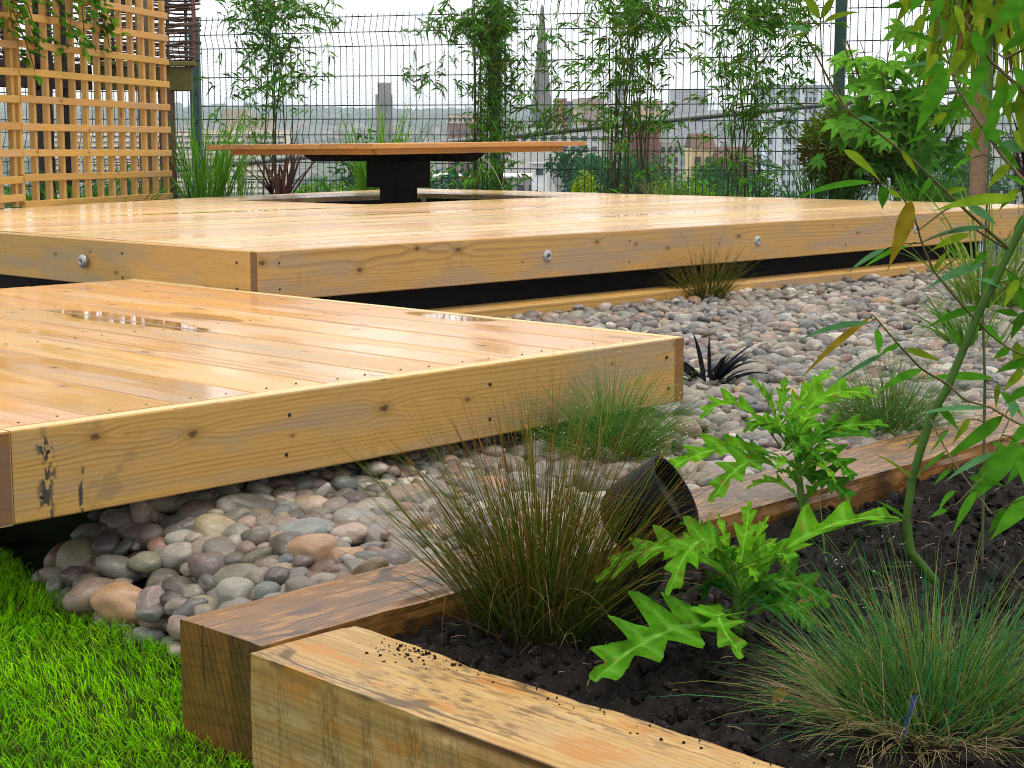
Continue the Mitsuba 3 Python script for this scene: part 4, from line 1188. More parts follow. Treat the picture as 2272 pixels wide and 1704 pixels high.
hurdle(sh, (7.28, 11.62), (7.84, 11.07), 1.69, 2.60, 0.0150, 6, 1.0, 41)
hurdle(sh, (6.3, 11.25), (7.25, 11.66), 1.66, 2.60, 0.034, 8, 0.9, 42)
hurdle(sh, (5.2, 10.5), (6.3, 11.2), 1.60, 2.60, 0.022, 9, 0.92, 43)
mb = MB()
tube(mb, [(7.86, 11.05, 1.64), (7.865, 11.04, 2.0), (7.86, 11.05, 2.62)], 0.018, (0.16, 0.085, 0.085), sides=7)
put("pole", mb, "mat_matte", parent=sh)


# ------------------------------------------------------------------ vine on the trellis
def palm_leaf(mb, at, out, up, size, col, lobes=3, width=0.55, spread=1.0, droop=0.2, g=rng):
    """A lobed leaf: pointed lobes fanned round the stalk end."""
    out = unit(out)
    side = unit(np.cross(up, out))
    nrm = np.cross(out, side)
    for k in range(lobes):
        a = (k - (lobes - 1) / 2) / max((lobes - 1) / 2, 1) * spread
        d = out * math.cos(a) + side * math.sin(a)
        L = size * (1 - 0.32 * abs(a) / max(spread, .01)) * g.uniform(.9, 1.1)
        P = bez(at, at + d * L * .55 + nrm * L * 0.14, at + d * L - nrm * L * droop, 7)
        strip_leaf(mb, P, L * width, np.asarray(col) * g.uniform(.88, 1.12), fold=0.22, up=nrm, peak=0.42)


def vine():
    vn = thing("climbing_vine", "bright green climbing vine hanging over the top of the trellis", "vine")
    stems = [((-0.1, 2.1), (0.2, 1.75), (0.36, 1.50)), ((0.1, 2.1), (0.3, 1.95), (0.42, 1.62)), ((0.95, 2.2), (0.85, 1.9), (0.80, 1.66)), ((1.0, 2.2), (1.0, 1.9), (1.05, 1.66)), ((1.15, 2.2), (1.3, 1.95), (1.42, 1.70)), ((-.1, 2.1), (.05, 1.95), (.1, 1.75)), ((0.5, 2.2), (0.7, 1.95), (0.75, 1.72)), ((1.0, 2.2), (1.2, 2.0), (1.35, 1.85))]
    mb = MB()
    pts = []
    for a, c, b in stems:
        P = bez(tp(*a, 0.07), tp(*c, 0.11), tp(*b, 0.08), 14)
        tube(mb, P, 0.0035, (0.16, 0.13, 0.04), sides=5)
        pts.append(P)
    put("stem", mb, "mat_leaf", parent=vn)
    pts = np.vstack(pts)
    for i in range(170):
        q = pts[rnd.randrange(len(pts))] + rng.normal(0, 0.05, 3) * [1, 1, .8]
        mb = MB()
        a = rnd.uniform(0, 6.28)
        o = unit(np.array([TN[0] * .7 + TD[0] * math.cos(a), TN[1] * .7 + TD[1] * math.cos(a), -0.55 + .5 * math.sin(a)]))
        c = np.array([0.10, 0.27, 0.02]) * rnd.uniform(.5, 1.25) * (np.array([1.35, 1.05, 1]) if rnd.random() < .35 else 1)
        palm_leaf(mb, q, o, (TN[0] * .5, TN[1] * .5, .8), rnd.uniform(.055, .095), c, 3, 0.75, 0.8)
        put("leaf", mb, "mat_leaf", parent=vn, smooth=True)


vine()

# ------------------------------------------------------------------ mesh fence
FP = [np.array([11.13, 10.85]) + np.array([1.355, -2.875]) * k for k in (-3, -2, -1, 0, 1, 2)]
FDIR = unit(np.array([1.355, -2.875]))
FNOR = np.array([FDIR[1], -FDIR[0]])      # towards the viewer
if np.dot(FNOR, FH[:2]) > 0:
    FNOR = -FNOR
GREEN = np.array([0.012, 0.075, 0.06])
for k, q in enumerate(FP):
    mb = MB()
    top = 2.245 + 0.125 * (k - 2) + (0.13 if k > 2 else 0)
    beam(mb, (*q, -0.5), (*q, top), 0.10, 0.07, up=(FNOR[0], FNOR[1], 0), bevel=0.008, col=GREEN * .8)
    pk_ = put("fence_post", mb, "mat_paint", label=["dark green fence post far left behind the trellis", "dark green fence post behind the shelter", "dark green fence post standing clear beside the shelter",
              "dark green fence post wrapped in bamboo in the middle of the fence", "dark green fence post behind the large-leaved shrub", "dark green fence post at the far right"][k], category="fence post", group="posts of the mesh fence")
    mb = MB()
    beam(mb, (*q, top), (*q, top + 0.02), 0.112, 0.082, up=(FNOR[0], FNOR[1], 0), bevel=0.006, col=GREEN)
    put("cap", mb, "mat_paint", parent=pk_)
    mb = MB()
    for z in np.arange(0.7, top - .05, 0.28):
        beam(mb, (*(q + FNOR * .035), z - .02), (*(q + FNOR * .052), z - .02), 0.05, 0.04, bevel=0.004, col=GREEN * .8)
    put("clips", mb, "mat_paint", parent=pk_, kind="stuff")

PN = ["mesh fence panel hidden behind the shelter on the left", "mesh fence panel seen through the trellis openings", "mesh fence panel left of the middle post, town tower seen through it",
      "mesh fence panel between the middle post and the right post, spire behind it", "mesh fence panel right of the large-leaved shrub's post"]
for k in range(5):
    A, B = FP[k] + FDIR * .06, FP[k + 1] - FDIR * .06
    off = 0.125 * (k - 2)
    pa = thing("mesh_fence", PN[k], "fence panel", "panels of the mesh fence")
    zs = np.array([-.06, .11, .39, .67, .84, .955, 1.11, 1.26, 1.39, 1.67, 1.95, 2.08, 2.23]) + off
    zk = [(0, 0), (.955, 0), (1.11, .055), (1.26, 0), (1.95, 0), (2.08, .055), (2.23, 0), (2.26, 0)]
    zz = np.array([a for a, _ in zk]) + off
    oo = np.array([b for _, b in zk])
    zz[0] = -0.3
    if k >= 3:      # the right-hand panels are taller
        zs = np.append(zs, [2.51 + off, 2.79 + off])
    L = np.linalg.norm(B - A)
    mb = MB()
    zl = np.unique(np.concatenate([zz, np.array([0.5, 1.5])]))
    ol = np.interp(zl, zz, oo)
    for s in np.arange(0.02, L, 0.0655):
        q = A + FDIR * s
        tube(mb, np.stack([q[0] + FNOR[0] * ol, q[1] + FNOR[1] * ol, zl], 1), 0.0046, GREEN * .35, sides=4, caps=False)
    put("vertical_wires", mb, "mat_paint", parent=pa, kind="stuff")
    for z in zs:
        o = np.interp(z, zz, oo) + 0.006
        mb = MB()
        tube(mb, [(*(A + FNOR * o), z), (*(B + FNOR * o), z)], 0.0052, GREEN * .35, sides=5)
        put("horizontal_wire", mb, "mat_paint", parent=pa)

hr = thing("handrail", "sloping galvanised tube handrail behind the mesh fence", "handrail")
RA, RB = np.array([10.165, 14.18, 0.778]), np.array([13.244, 8.462, 1.41])
dR = RB - RA
mb = MB()
tube(mb, [RA - dR * .5, RA, RB, RB + dR * .3], 0.031, (0.33, 0.36, 0.36), sides=12)
put("rail", mb, "mat_metal", parent=hr, smooth=True)
for t in (-.4, 1.2):
    q = RA + dR * t
    mb = MB()
    tube(mb, [(q[0], q[1], -.6), (q[0], q[1], q[2] - .02)], 0.024, (0.33, 0.36, 0.36), sides=10)
    put("stanchion", mb, "mat_metal", parent=hr, smooth=True)

# ------------------------------------------------------------------ black spike spotlight in the bed
sp = thing("spike_spotlight", "black cylindrical garden spotlight on a spike in the soil", "spotlight")
HC = np.array([2.4035, 1.874, 0.398])           # centre of the open end
ax = unit(RH * .74 + np.array([0, 0, .50]) - FH * .26)
mb = MB()
lathe(mb, [(0, -.150), (.022, -.148), (.044, -.139), (.060, -.124), (.070, -.102), (.0745, -.075), (.076, -.03), (.0765, -.004)], HC, ax, (0.012, 0.012, 0.013), 36)
put("lamp_body", mb, "mat_black", parent=sp, smooth=True)
mb = MB()
lathe(mb, [(.0765, -.004), (.0785, -.003), (.0785, .006), (.0765, .0075), (.0725, .0065), (.071, -.03)], HC, ax, (0.02, 0.02, 0.022), 36)
put("rim", mb, "mat_black", parent=sp)
mb = MB()
lathe(mb, [(0, -.028), (.071, -.028)], HC, ax, (0.03, 0.03, 0.033), 30)
put("lens", mb, "mat_paint", parent=sp)
mb = MB()
tube(mb, [HC - ax * .06 + [0, 0, -.04], HC - ax * .075 + [0, 0, -.12], (2.325, 1.915, .20), (2.312, 1.915, .12)], [.052, .048, .034, .020], (0.012, .012, .013), sides=12)
put("spike", mb, "mat_black", parent=sp, smooth=True)


# ------------------------------------------------------------------ plants
def tuft(name, label, at, n, rad, length, lean, curl, width, cols, tips, seed, phi=None, cat="grass", nseg=5, power=1.6, dew=0, hole=0.0, group=None):
    g = np.random.default_rng(seed)
    k = thing(name, label, cat, group)
    K = max(n // 14, 3)
    ka, kr, kl = g.uniform(0, 2 * np.pi, K), np.sqrt(g.uniform(hole, 1, K)), g.normal(0, .16, K)
    cl = g.integers(0, K, n)
    loose = g.random(n) < .35
    a = np.where(loose, g.uniform(0, 2 * np.pi, n), ka[cl] + g.normal(0, .16, n))
    r = rad * np.where(loose, np.sqrt(g.uniform(hole, 1, n)), np.clip(kr[cl] + g.normal(0, .08, n), 0, 1.1))
    base = np.stack([at[0] + r * np.cos(a), at[1] + r * np.sin(a), at[2] + 0 * a], -1)
    out = r / rad
    le = lean[0] + (lean[1] - lean[0]) * out + g.normal(0, .10, n) + np.where(loose, g.normal(0, .15, n), kl[cl])
    cols, tips = np.asarray(cols, float), np.asarray(tips, float)
    ci = g.integers(0, len(cols), n)
    sc = g.uniform(.7, 1.25, (n, 1))
    c, t = cols[ci] * sc, tips[g.integers(0, len(tips), n)] * sc
    L = g.uniform(length[0], length[1], n) * (1 - .25 * (g.random(n) < .3))
    W = g.uniform(width[0], width[1], n)
    V = blades(base, a + np.where(loose, g.normal(0, .7, n), g.normal(0, .2, n)), np.abs(le), L, g.uniform(curl[0], curl[1], n), W, c, t, nseg=nseg, power=power, seed=seed)
    put("blades", V, "mat_leaf", parent=k, kind="stuff")
    if dew:
        v = V[0].reshape(n, nseg, 4, 3)
        v0, f0 = ico(1)
        i, s = g.integers(0, n, dew), np.minimum(g.integers(0, nseg + 1, dew) + 1, nseg - 1)
        c = v[i, s].mean(1)
        rr = g.uniform(.0007, .0015, dew)
        vv = (c[:, None] + v0[None] * rr[:, None, None]).reshape(-1, 3)
        ff = (f0[None] + len(v0) * np.arange(dew)[:, None, None]).reshape(-1, 3)
        put("dew_drops", MB().add(vv, ff, np.zeros(2)), "mat_dew", parent=k, kind="stuff", smooth=True)
    return k


scene["mat_dew"] = {"type": "principled", "base_color": {"type": "rgb", "value": [0.9, 0.92, 0.92]}, "roughness": 0.08, "specular": 0.9}
BRZ = [(.03, .065, .006), (.045, .095, .009), (.07, .07, .012), (.025, .055, .006)]
BRZT = [(.26, .14, .03), (.34, .21, .07), (.24, .085, .02), (.16, .22, .02), (.11, .18, .015), (.09, .15, .012)]
tuft("bronze_sedge", "large bronze-green sedge tuft in the soil beside the spotlight", (2.125, 1.955, .15), 1000, .085, (.26, .56), (.03, .62), (.05, .85), (.0018, .0034), BRZ, BRZT, 51, nseg=8)
g = np.random.default_rng(52)
n = 70
put("arching_blades", blades(np.stack([2.12 + g.normal(0, .05, n), 1.96 + g.normal(0, .05, n), np.full(n, .15)], -1), g.uniform(0, 6.28, n), g.uniform(.15, .7, n), g.uniform(.34, .56, n), g.uniform(.6, 2.2, n), g.uniform(.0014, .0024, n),
    np.tile([.10, .09, .02], (n, 1)), np.array([(.32, .20, .08), (.38, .27, .12), (.26, .11, .03)])[g.integers(0, 3, n)], nseg=10, seed=53), "mat_leaf", parent="bronze_sedge", kind="stuff")
GRN = [(.05, .20, .02), (.08, .27, .025), (.04, .18, .03), (.10, .22, .03)]
GRNT = [(.14, .32, .05), (.20, .30, .08), (.10, .28, .04), (.28, .26, .10)]
tuft("dewy_fescue", "fine green grass tuft beaded with dew in front of the lower deck", (3.36, 2.84, .20), 1150, .085, (.16, .38), (.05, 1.2), (.1, .9), (.0017, .0027), GRN, GRNT, 54, dew=420, nseg=6)
tuft("dewy_fescue", "fine green grass tuft beaded with dew behind the sleeper on the right", (4.28, 2.53, .19), 1000, .09, (.15, .36), (.05, 1.2), (.1, .9), (.0018, .0028), GRN + [(.12, .10, .04)], GRNT, 55, dew=460, nseg=6)
tuft("bronze_sedge", "small bronze sedge tuft growing among pebbles by the edging board", (6.64, 5.0, .24), 300, .075, (.20, .44), (.05, .75), (.05, .8), (.003, .0045), BRZ, BRZT, 56, nseg=6)
tuft("black_mondo_grass", "black strap-leaved grass growing among the pebbles", (4.58, 3.42, .21), 40, .04, (.14, .26), (.2, 1.1), (.2, 1.0), (.013, .020), [(.018, .021, .026), (.03, .034, .04), (.012, .014, .016)], [(.03, .035, .042), (.02, .022, .028)], 57, cat="plant", nseg=7)
BLU = [(.025, .16, .03), (.03, .19, .06), (.10, .25, .015), (.02, .11, .03), (.17, .22, .03), (.06, .21, .02)]
BLUT = [(.04, .22, .06), (.05, .26, .12), (.09, .26, .03), (.18, .26, .05), (.30, .28, .09)]
tuft("blue_fescue", "spreading blue-green fescue tuft with straw blades at the lower right corner", (2.235, 1.225, .15), 1250, .13, (.14, .34), (.03, 1.1), (.02, .7), (.0016, .0028), BLU, BLUT, 58, nseg=5)
g = np.random.default_rng(59)
n = 1300
a = g.uniform(0, 6.28, n)
put("straw_blades", blades(np.stack([2.235 + .12 * np.cos(a), 1.225 + .12 * np.sin(a), np.full(n, .15)], -1), a + g.normal(0, .5, n), g.uniform(.7, 1.35, n), g.uniform(.08, .22, n), g.uniform(.1, 1.3, n), g.uniform(.0011, .0018, n),
    np.tile([.36, .27, .12], (n, 1)) * g.uniform(.6, 1.3, (n, 1)), np.tile([.60, .50, .28], (n, 1)), nseg=7, seed=60), "mat_leaf", parent="blue_fescue", kind="stuff")
tuft("seedling_grass", "sparse young grass seedlings in the soil behind the bamboo cane", (2.97, 1.86, .16), 60, .10, (.06, .17), (.3, 1.3), (.2, 1.2), (.002, .004), GRN, GRNT, 61, nseg=6, dew=60)
tuft("variegated_sedge", "yellow-green arching sedge at the right end of the pebbles", (7.55, 3.92, .22), 130, .16, (.35, .85), (.05, .8), (.3, 1.5), (.010, .018), [(.16, .30, .03), (.24, .36, .05), (.10, .22, .03)], [(.30, .42, .07), (.42, .46, .12), (.14, .28, .04)], 62, cat="plant", nseg=8)
tuft("variegated_sedge", "lower green sedge leaning over the pebbles at the right edge", (6.2, 3.28, .21), 90, .10, (.18, .42), (.1, .9), (.3, 1.4), (.006, .011), [(.08, .22, .03), (.12, .28, .03)], [(.2, .36, .05), (.12, .3, .04)], 63, cat="plant", nseg=7)
# planting strip behind the deck
tuft("tall_grass", "tall bright green grass clump between the trellis and the fence", (7.95, 11.10, .55), 150, .20, (.5, 1.05), (.02, .35), (.1, 1.4), (.010, .017), [(.11, .32, .02), (.16, .40, .03), (.08, .26, .03)], [(.22, .46, .04), (.16, .42, .03)], 64, nseg=8)
tuft("tall_grass", "green grass clump behind the left corner of the table", (8.6, 11.55, .55), 45, .22, (.3, .6), (.02, .4), (.1, 1.3), (.009, .015), [(.10, .32, .02), (.18, .36, .04)], [(.2, .45, .05), (.32, .40, .08)], 65, nseg=8)
tuft("tall_grass", "upright green grass clump rising behind the table's pedestal", (10.05, 11.30, .55), 150, .24, (.45, 1.0), (.02, .38), (.02, .5), (.012, .018), [(.14, .40, .02), (.18, .46, .03)], [(.24, .5, .04), (.16, .42, .03)], 66, nseg=6)
tuft("purple_flax", "dark red-brown strap-leaved flax behind the left end of the table", (9.25, 11.72, .52), 26, .10, (.4, .85), (.05, .7), (.05, 1.2), (.022, .038), [(.10, .045, .04), (.14, .06, .045), (.05, .03, .03)], [(.12, .05, .04), (.20, .13, .09)], 67, cat="plant", nseg=8)
tuft("purple_flax", "dark purple strap-leaved flax behind the tree trunk on the right", (11.25, 5.45, .55), 60, .14, (.5, 1.15), (.05, .45), (.02, .7), (.018, .03), [(.045, .02, .03), (.07, .03, .04), (.03, .016, .022)], [(.06, .028, .035), (.10, .05, .05)], 68, cat="plant", nseg=7)
tuft("tall_grass", "green grass clump at the deck edge below the feathery bush", (11.15, 7.25, .55), 260, .34, (.25, .62), (.02, .5), (.1, 1.0), (.007, .013), [(.06, .2, .03), (.10, .25, .03), (.05, .16, .05)], [(.12, .3, .05), (.08, .24, .04)], 69, nseg=6)
tuft("tall_grass", "low bright grass clump at the deck edge left of the tree trunk", (10.95, 6.25, .55), 200, .28, (.15, .4), (.1, .9), (.1, 1.0), (.008, .013), [(.07, .25, .02), (.11, .3, .03)], [(.14, .36, .04), (.1, .3, .03)], 70, nseg=6)
tuft("tall_grass", "thin grey-green grass under the bamboo by the fence", (10.95, 8.6, .55), 130, .42, (.15, .42), (.05, .8), (.1, 1.0), (.005, .009), [(.14, .2, .08), (.2, .22, .1)], [(.25, .28, .14), (.16, .24, .08)], 71, nseg=6)
tuft("tall_grass", "green grass growing low behind the trellis", (6.7, 11.0, .5), 260, .55, (.2, .5), (.05, .8), (.1, 1.0), (.010, .016), [(.08, .30, .02), (.12, .36, .03)], [(.16, .42, .04), (.1, .34, .03)], 72, nseg=6)
mb = MB()
strip_leaf(mb, bez((10.36, 10.0, .58), (10.30, 10.12, .98), (10.20, 10.33, .93), 12), .035, (.38, .42, .22), fold=.3)
put("iris_leaf", mb, "mat_leaf", smooth=True, label="single pale variegated strap leaf arching behind the table", category="leaf")


def thatch(parent, at, rad, n, length, width, cols, seed):
    """Dead and broken blades lying round the foot of a tuft."""
    g = np.random.default_rng(seed)
    a = g.uniform(0, 6.28, n)
    r = rad * np.sqrt(g.random(n))
    b = np.stack([at[0] + r * np.cos(a), at[1] + r * np.sin(a), np.full(n, at[2])], -1)
    c = np.asarray(cols)[g.integers(0, len(cols), n)] * g.uniform(.5, 1.3, (n, 1))
    put("thatch", blades(b, g.uniform(0, 6.28, n), g.uniform(.3, 1.5, n), g.uniform(*length, n), g.uniform(-.6, 2.0, n), g.uniform(*width, n), c, c * 1.15, nseg=5, power=3.0, seed=seed), "mat_leaf", parent=parent, kind="stuff")


STRAW = [(.34, .25, .11), (.24, .15, .06), (.42, .34, .17), (.14, .09, .04)]
thatch("bronze_sedge", (2.125, 1.955, .15), .10, 150, (.05, .20), (.0014, .003), STRAW, 160)
thatch("dewy_fescue", (3.36, 2.84, .20), .10, 110, (.05, .14), (.0014, .0024), STRAW, 161)
thatch("dewy_fescue_001", (4.28, 2.53, .19), .11, 160, (.04, .13), (.0015, .0026), STRAW, 162)
thatch("blue_fescue", (2.235, 1.225, .15), .15, 260, (.05, .20), (.0011, .002), STRAW, 163)
thatch("bronze_sedge_001", (6.64, 5.0, .24), .12, 70, (.08, .25), (.003, .0045), STRAW, 164)


# ------------------------------------------------------------------ bamboo along the fence
def bamboo(label, canes, crowns, seed, group="bamboos along the fence"):
    g = np.random.default_rng(seed)
    k = thing("bamboo", label, "bamboo", group)
    for (x, y, z0, x2, y2, z2, r) in canes:
        mb = MB()
        m = np.array([(x + x2) / 2 + g.normal(0, .03), (y + y2) / 2 + g.normal(0, .03), (z0 + z2) / 2])
        tube(mb, bez((x, y, z0), m, (x2, y2, z2), 9), np.linspace(r, r * .5, 9), np.array([.05, .065, .02]) * g.uniform(.7, 1.3), sides=5)
        put("cane", mb, "mat_matte", parent=k)
    V, D, Ln, W, C = [], [], [], [], []
    tw = MB()
    for (c, rad, n, tone) in crowns:
        nb = max(int(n * 1.15) // 7, 1)
        for _ in range(nb):
            q = np.array(c) + np.array(rad) * np.clip(g.normal(0, .48, 3), -1.15, 1.15)
            d = unit(np.array([*g.normal(0, 1, 2), g.normal(-.25, .5)]))
            b = q - d * .16
            tube(tw, [b, b + d * .08 + [0, 0, .01], q], .0016, (.07, .08, .025), sides=3, caps=False)
            for j in range(7):
                s = g.uniform(-.14, .05)
                V.append(q + d * s)
                D.append(unit(d + g.normal(0, .75, 3) * [1, 1, .7] + [0, 0, -.25]))
                Ln.append(g.uniform(.055, .125))
                W.append(g.uniform(.010, .017))
                cc = np.array([.10, .28, .03]) * g.uniform(.35, 1.7) * tone
                if g.random() < .12:
                    cc = np.array([.20, .22, .04]) * g.uniform(.6, 1.2)
                C.append(cc)
    put("foliage", leaflets(np.array(V), np.array(D), np.array(Ln), np.array(W), np.array(C), seed=seed), "mat_leaf", parent=k, kind="stuff")
    put("twigs", tw, "mat_matte", parent=k, kind="stuff")


def fpt(px_r, d, z):
    """A point d metres ahead, px_r metres to the right of the view axis."""
    q = FH * d + RH * px_r
    return np.array([q[0], q[1], z])


def canes_at(r0, r1, d, n, zt, seed, z0=.45):
    g = np.random.default_rng(seed)
    o = []
    for _ in range(n):
        a, b = g.uniform(r0, r1), g.uniform(r0, r1)
        p, q = fpt(a, d + g.uniform(-.15, .15), z0), fpt((a + b) / 2 + g.normal(0, .08), d + g.uniform(-.2, .2), zt * g.uniform(.85, 1.1))
        o.append((*p, *q, g.uniform(.006, .010)))
    return o


bamboo("bamboo with a dense rounded top left of the table", canes_at(-2.30, -2.05, 15.1, 7, 2.2, 81),
       [(fpt(-2.2, 15.1, 2.22), (.42, .3, .26), 820, 1), (fpt(-2.2, 15.1, 1.88), (.28, .25, .2), 300, 1), (fpt(-2.35, 15.1, 1.55), (.42, .3, .28), 240, 1.1), (fpt(-2.05, 15, 1.65), (.34, .3, .24), 200, 1.1), (fpt(-2.35, 15, 1.15), (.5, .3, .3), 110, 1.5), (fpt(-1.75, 15.1, 2.2), (.25, .2, .25), 90, 1)], 82)
bamboo("dense bamboo climbing round the middle fence post", canes_at(-.38, -.02, 15.0, 12, 2.3, 83),
       [(fpt(-.20, 15.0, 2.1), (.36, .3, .32), 1150, .9), (fpt(-.15, 15.0, 1.6), (.28, .25, .35), 620, .9), (fpt(-.16, 15.0, 1.2), (.26, .22, .3), 360, 1.1), (fpt(-.75, 14.9, 1.62), (.22, .2, .13), 110, .9), (fpt(-.62, 15, 2.12), (.3, .2, .2), 170, .9), (fpt(.35, 15, 1.25), (.32, .2, .18), 190, 1.2), (fpt(.3, 15, 1.85), (.22, .2, .35), 170, 1),
        (fpt(-.2, 14.9, .72), (.5, .25, .2), 230, 1.3)], 84)
bamboo("tall bamboo with arching canes right of the spire", canes_at(.80, 1.25, 14.3, 14, 2.1, 85) + canes_at(.70, 1.0, 14.2, 4, 1.75, 86),
       [(fpt(1.12, 14.3, 2.13), (.62, .3, .26), 1150, 1), (fpt(.98, 14.3, 1.62), (.55, .3, .36), 560, 1.1), (fpt(1.05, 14.3, 1.2), (.52, .3, .3), 360, 1.2), (fpt(1.2, 14.3, .75), (.4, .3, .2), 90, 1.6), (fpt(.72, 14.3, 1.9), (.15, .2, .3), 60, 1)], 87)
bamboo("tall bamboo in front of the white tower block", canes_at(1.75, 2.15, 13.7, 12, 2.0, 88),
       [(fpt(2.08, 13.7, 2.10), (.58, .3, .26), 1150, 1), (fpt(1.98, 13.7, 1.66), (.6, .3, .32), 540, 1.1), (fpt(1.98, 13.7, 1.25), (.5, .3, .32), 340, 1.1), (fpt(1.95, 13.7, .85), (.3, .3, .25), 110, 1.4), (fpt(2.45, 13.6, 1.65), (.3, .3, .35), 110, 1)], 89)


# ------------------------------------------------------------------ large-leaved shrub, feathery bush, strap-leaved tree
def fatsia():
    k = thing("fatsia_shrub", "large shrub with glossy hand-shaped leaves by the right fence post", "shrub")
    g = np.random.default_rng(91)
    cen = fpt(3.0, 12.75, 1.25)
    stems = []
    for i in range(9):
        b, t = fpt(3.05 + g.normal(0, .18), 12.8 + g.normal(0, .12), .5), fpt(3.0 + g.normal(0, .35), 12.75 + g.normal(0, .2), g.uniform(1.1, 1.95))
        mb = MB()
        P = bez(b, (b + t) / 2 + g.normal(0, .06, 3), t, 10)
        tube(mb, P, np.linspace(.016, .007, 10), (.10, .08, .035), sides=6)
        put("stem", mb, "mat_matte", parent=k)
        stems.append(P)
    S = np.vstack(stems)
    for i in range(165):
        q = S[g.integers(0, len(S))] if g.random() < .35 else cen + np.array([0, 0, 0]) + RH * g.normal(0, .27) + FH * g.normal(0, .2) + np.array([0, 0, 1]) * g.normal(.02, .40)
        if q[2] < .68 or q[2] > 2.02:
            continue
        o = unit(np.array([*g.normal(0, .8, 2), g.uniform(-.9, .25)]) - FH * .45)
        base = np.asarray(q)
        mb = MB()
        sz = g.uniform(.13, .23)
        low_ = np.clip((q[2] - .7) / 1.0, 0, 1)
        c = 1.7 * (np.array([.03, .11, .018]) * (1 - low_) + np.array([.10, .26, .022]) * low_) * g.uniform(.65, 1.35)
        tube(mb, [base - o * sz * .9 + [0, 0, .03], base - o * sz * .4 + [0, 0, .03], base], .0035, (.16, .2, .05), sides=4, caps=False)
        palm_leaf(mb, base, o, (-FH[0] * .7, -FH[1] * .7, .7), sz, c, 7, .36, 1.9, .22, g)
        put("leaf", mb, "mat_leaf", parent=k, smooth=True)


fatsia()


def feathery():
    k = thing("feathery_bush", "fine brown-green feathery bush left of the large-leaved shrub", "shrub")
    g = np.random.default_rng(93)
    n = 5200
    c = fpt(2.62, 13.0, 1.0)
    q = g.normal(0, 1, (n, 3))
    q = q / np.linalg.norm(q, axis=1, keepdims=True) * (g.random(n) ** .4)[:, None]
    p = c + q[:, :1] * RH * .34 + q[:, 1:2] * FH * .3 + q[:, 2:] * np.array([0, 0, .34])
    d = unit(q + g.normal(0, .5, (n, 3)) + [0, 0, .3])
    brown = (p[:, 2] < 1.02)[:, None] & (g.random((n, 1)) < .75)
    col = np.where(brown, np.array([.13, .10, .028]), np.array([.17, .28, .025])) * g.uniform(.5, 1.4, (n, 1))
    put("foliage", leaflets(p, d, g.uniform(.05, .11, n), g.uniform(.004, .007, n), col, seed=94), "mat_leaf", parent=k, kind="stuff")
    mb = MB()
    for i in range(12):
        t = c + RH * g.normal(0, .2) + [0, 0, g.uniform(-.1, .25)]
        tube(mb, bez(c - [0, 0, .5], c - [0, 0, .2], t, 6), .005, (.08, .055, .03), sides=4)
    put("stems", mb, "mat_matte", parent=k)


feathery()


def strap_tree():
    k = thing("cabbage_tree", "small tree with a smooth brown trunk and hanging strap leaves at the right", "tree")
    g = np.random.default_rng(95)
    b, t = np.array([10.80, 5.72, .5]), np.array([10.90, 5.80, 2.05])
    mb = MB()
    P = bez(b, (b + t) / 2 + [.03, 0, 0], t, 14)
    tube(mb, P, np.linspace(.062, .050, 14) * (1 + .06 * np.sin(np.arange(14) * 2.1)), (.21, .135, .08), sides=12)
    put("trunk", mb, "mat_bark", parent=k, smooth=True)
    mb = MB()
    tube(mb, [P[9] , P[9] + RH * .03 - FH * .07 + [0, 0, .02]], [.03, .022], (.17, .085, .05), sides=8)
    put("branch_stub", mb, "mat_bark", parent=k)
    for i in range(120):
        top = t + np.array([*g.normal(0, .10, 2), g.uniform(-.15, .5)])
        a = g.uniform(0, 6.28)
        o = np.array([math.cos(a), math.sin(a), 0]) * g.uniform(.2, .75) + RH * .12
        L = g.uniform(.6, 1.15)
        mid = top + o * .55 + [0, 0, .22]
        end = top + o * .8 - [0, 0, L * g.uniform(.6, 1.0)]
        c = 1.7 * (np.array([.16, .22, .015]) if g.random() < .6 else np.array([.07, .19, .015])) * g.uniform(.6, 1.35)
        if g.random() < .15:
            c = np.array([.24, .16, .04]) * g.uniform(.6, 1.1)
        mb = MB()
        strip_leaf(mb, bez(top, mid, end, 12), g.uniform(.05, .10), c, fold=.25, up=(g.normal(0, .3), g.normal(0, .3), 1))
        put("leaf", mb, "mat_leaf", parent=k, smooth=True)


def bark(p, n, uv):
    a = fbm(p.x * 25, p.y * 25, p.z * 60, 3)
    return unpk(uv) * (0.6 + 0.8 * a)


scene["mat_bark"] = {"type": "twosided", "bsdf": {"type": "principled", "base_color": mikit.proc(bark), "roughness": 0.7, "specular": 0.3}}
strap_tree()

# ------------------------------------------------------------------ bamboo in front, on the right
fb = thing("foreground_bamboo", "bamboo with thick leaning green cane and broad leaves in the right foreground", "bamboo")
for name, P, ra, rb in BAMBOO_STEMS:
    P = np.array(P)
    mb = MB()
    if name == "cane":
        P = np.vstack([[P[0] + [0, 0, -.05]], P])
    if name == "cane":
        P = np.vstack([bez(P[i], (P[i] + P[i + 1]) / 2, P[i + 1], 5)[:-1] for i in range(len(P) - 1)] + [P[-1:]])
        R = .66 * np.linspace(ra, rb, len(P))
        R = R * (1 + .10 * (np.arange(len(P)) % 8 == 3))
        R[0:1] *= 1.1
        col = (.04, .11, .005) if ra > .01 else (.07, .095, .03)
    else:
        t = np.linspace(0, 1, len(P))
        tt = np.linspace(0, 1, len(P) * 3)
        P = np.stack([np.interp(tt, t, P[:, i]) for i in range(3)], 1)
        R = np.linspace(ra, rb, len(P))
        col = (.11, .10, .028)
    tube(mb, P, R, col, sides=12 if name == "cane" else 6)
    put(name, mb, "mat_cane", parent=fb, smooth=True)


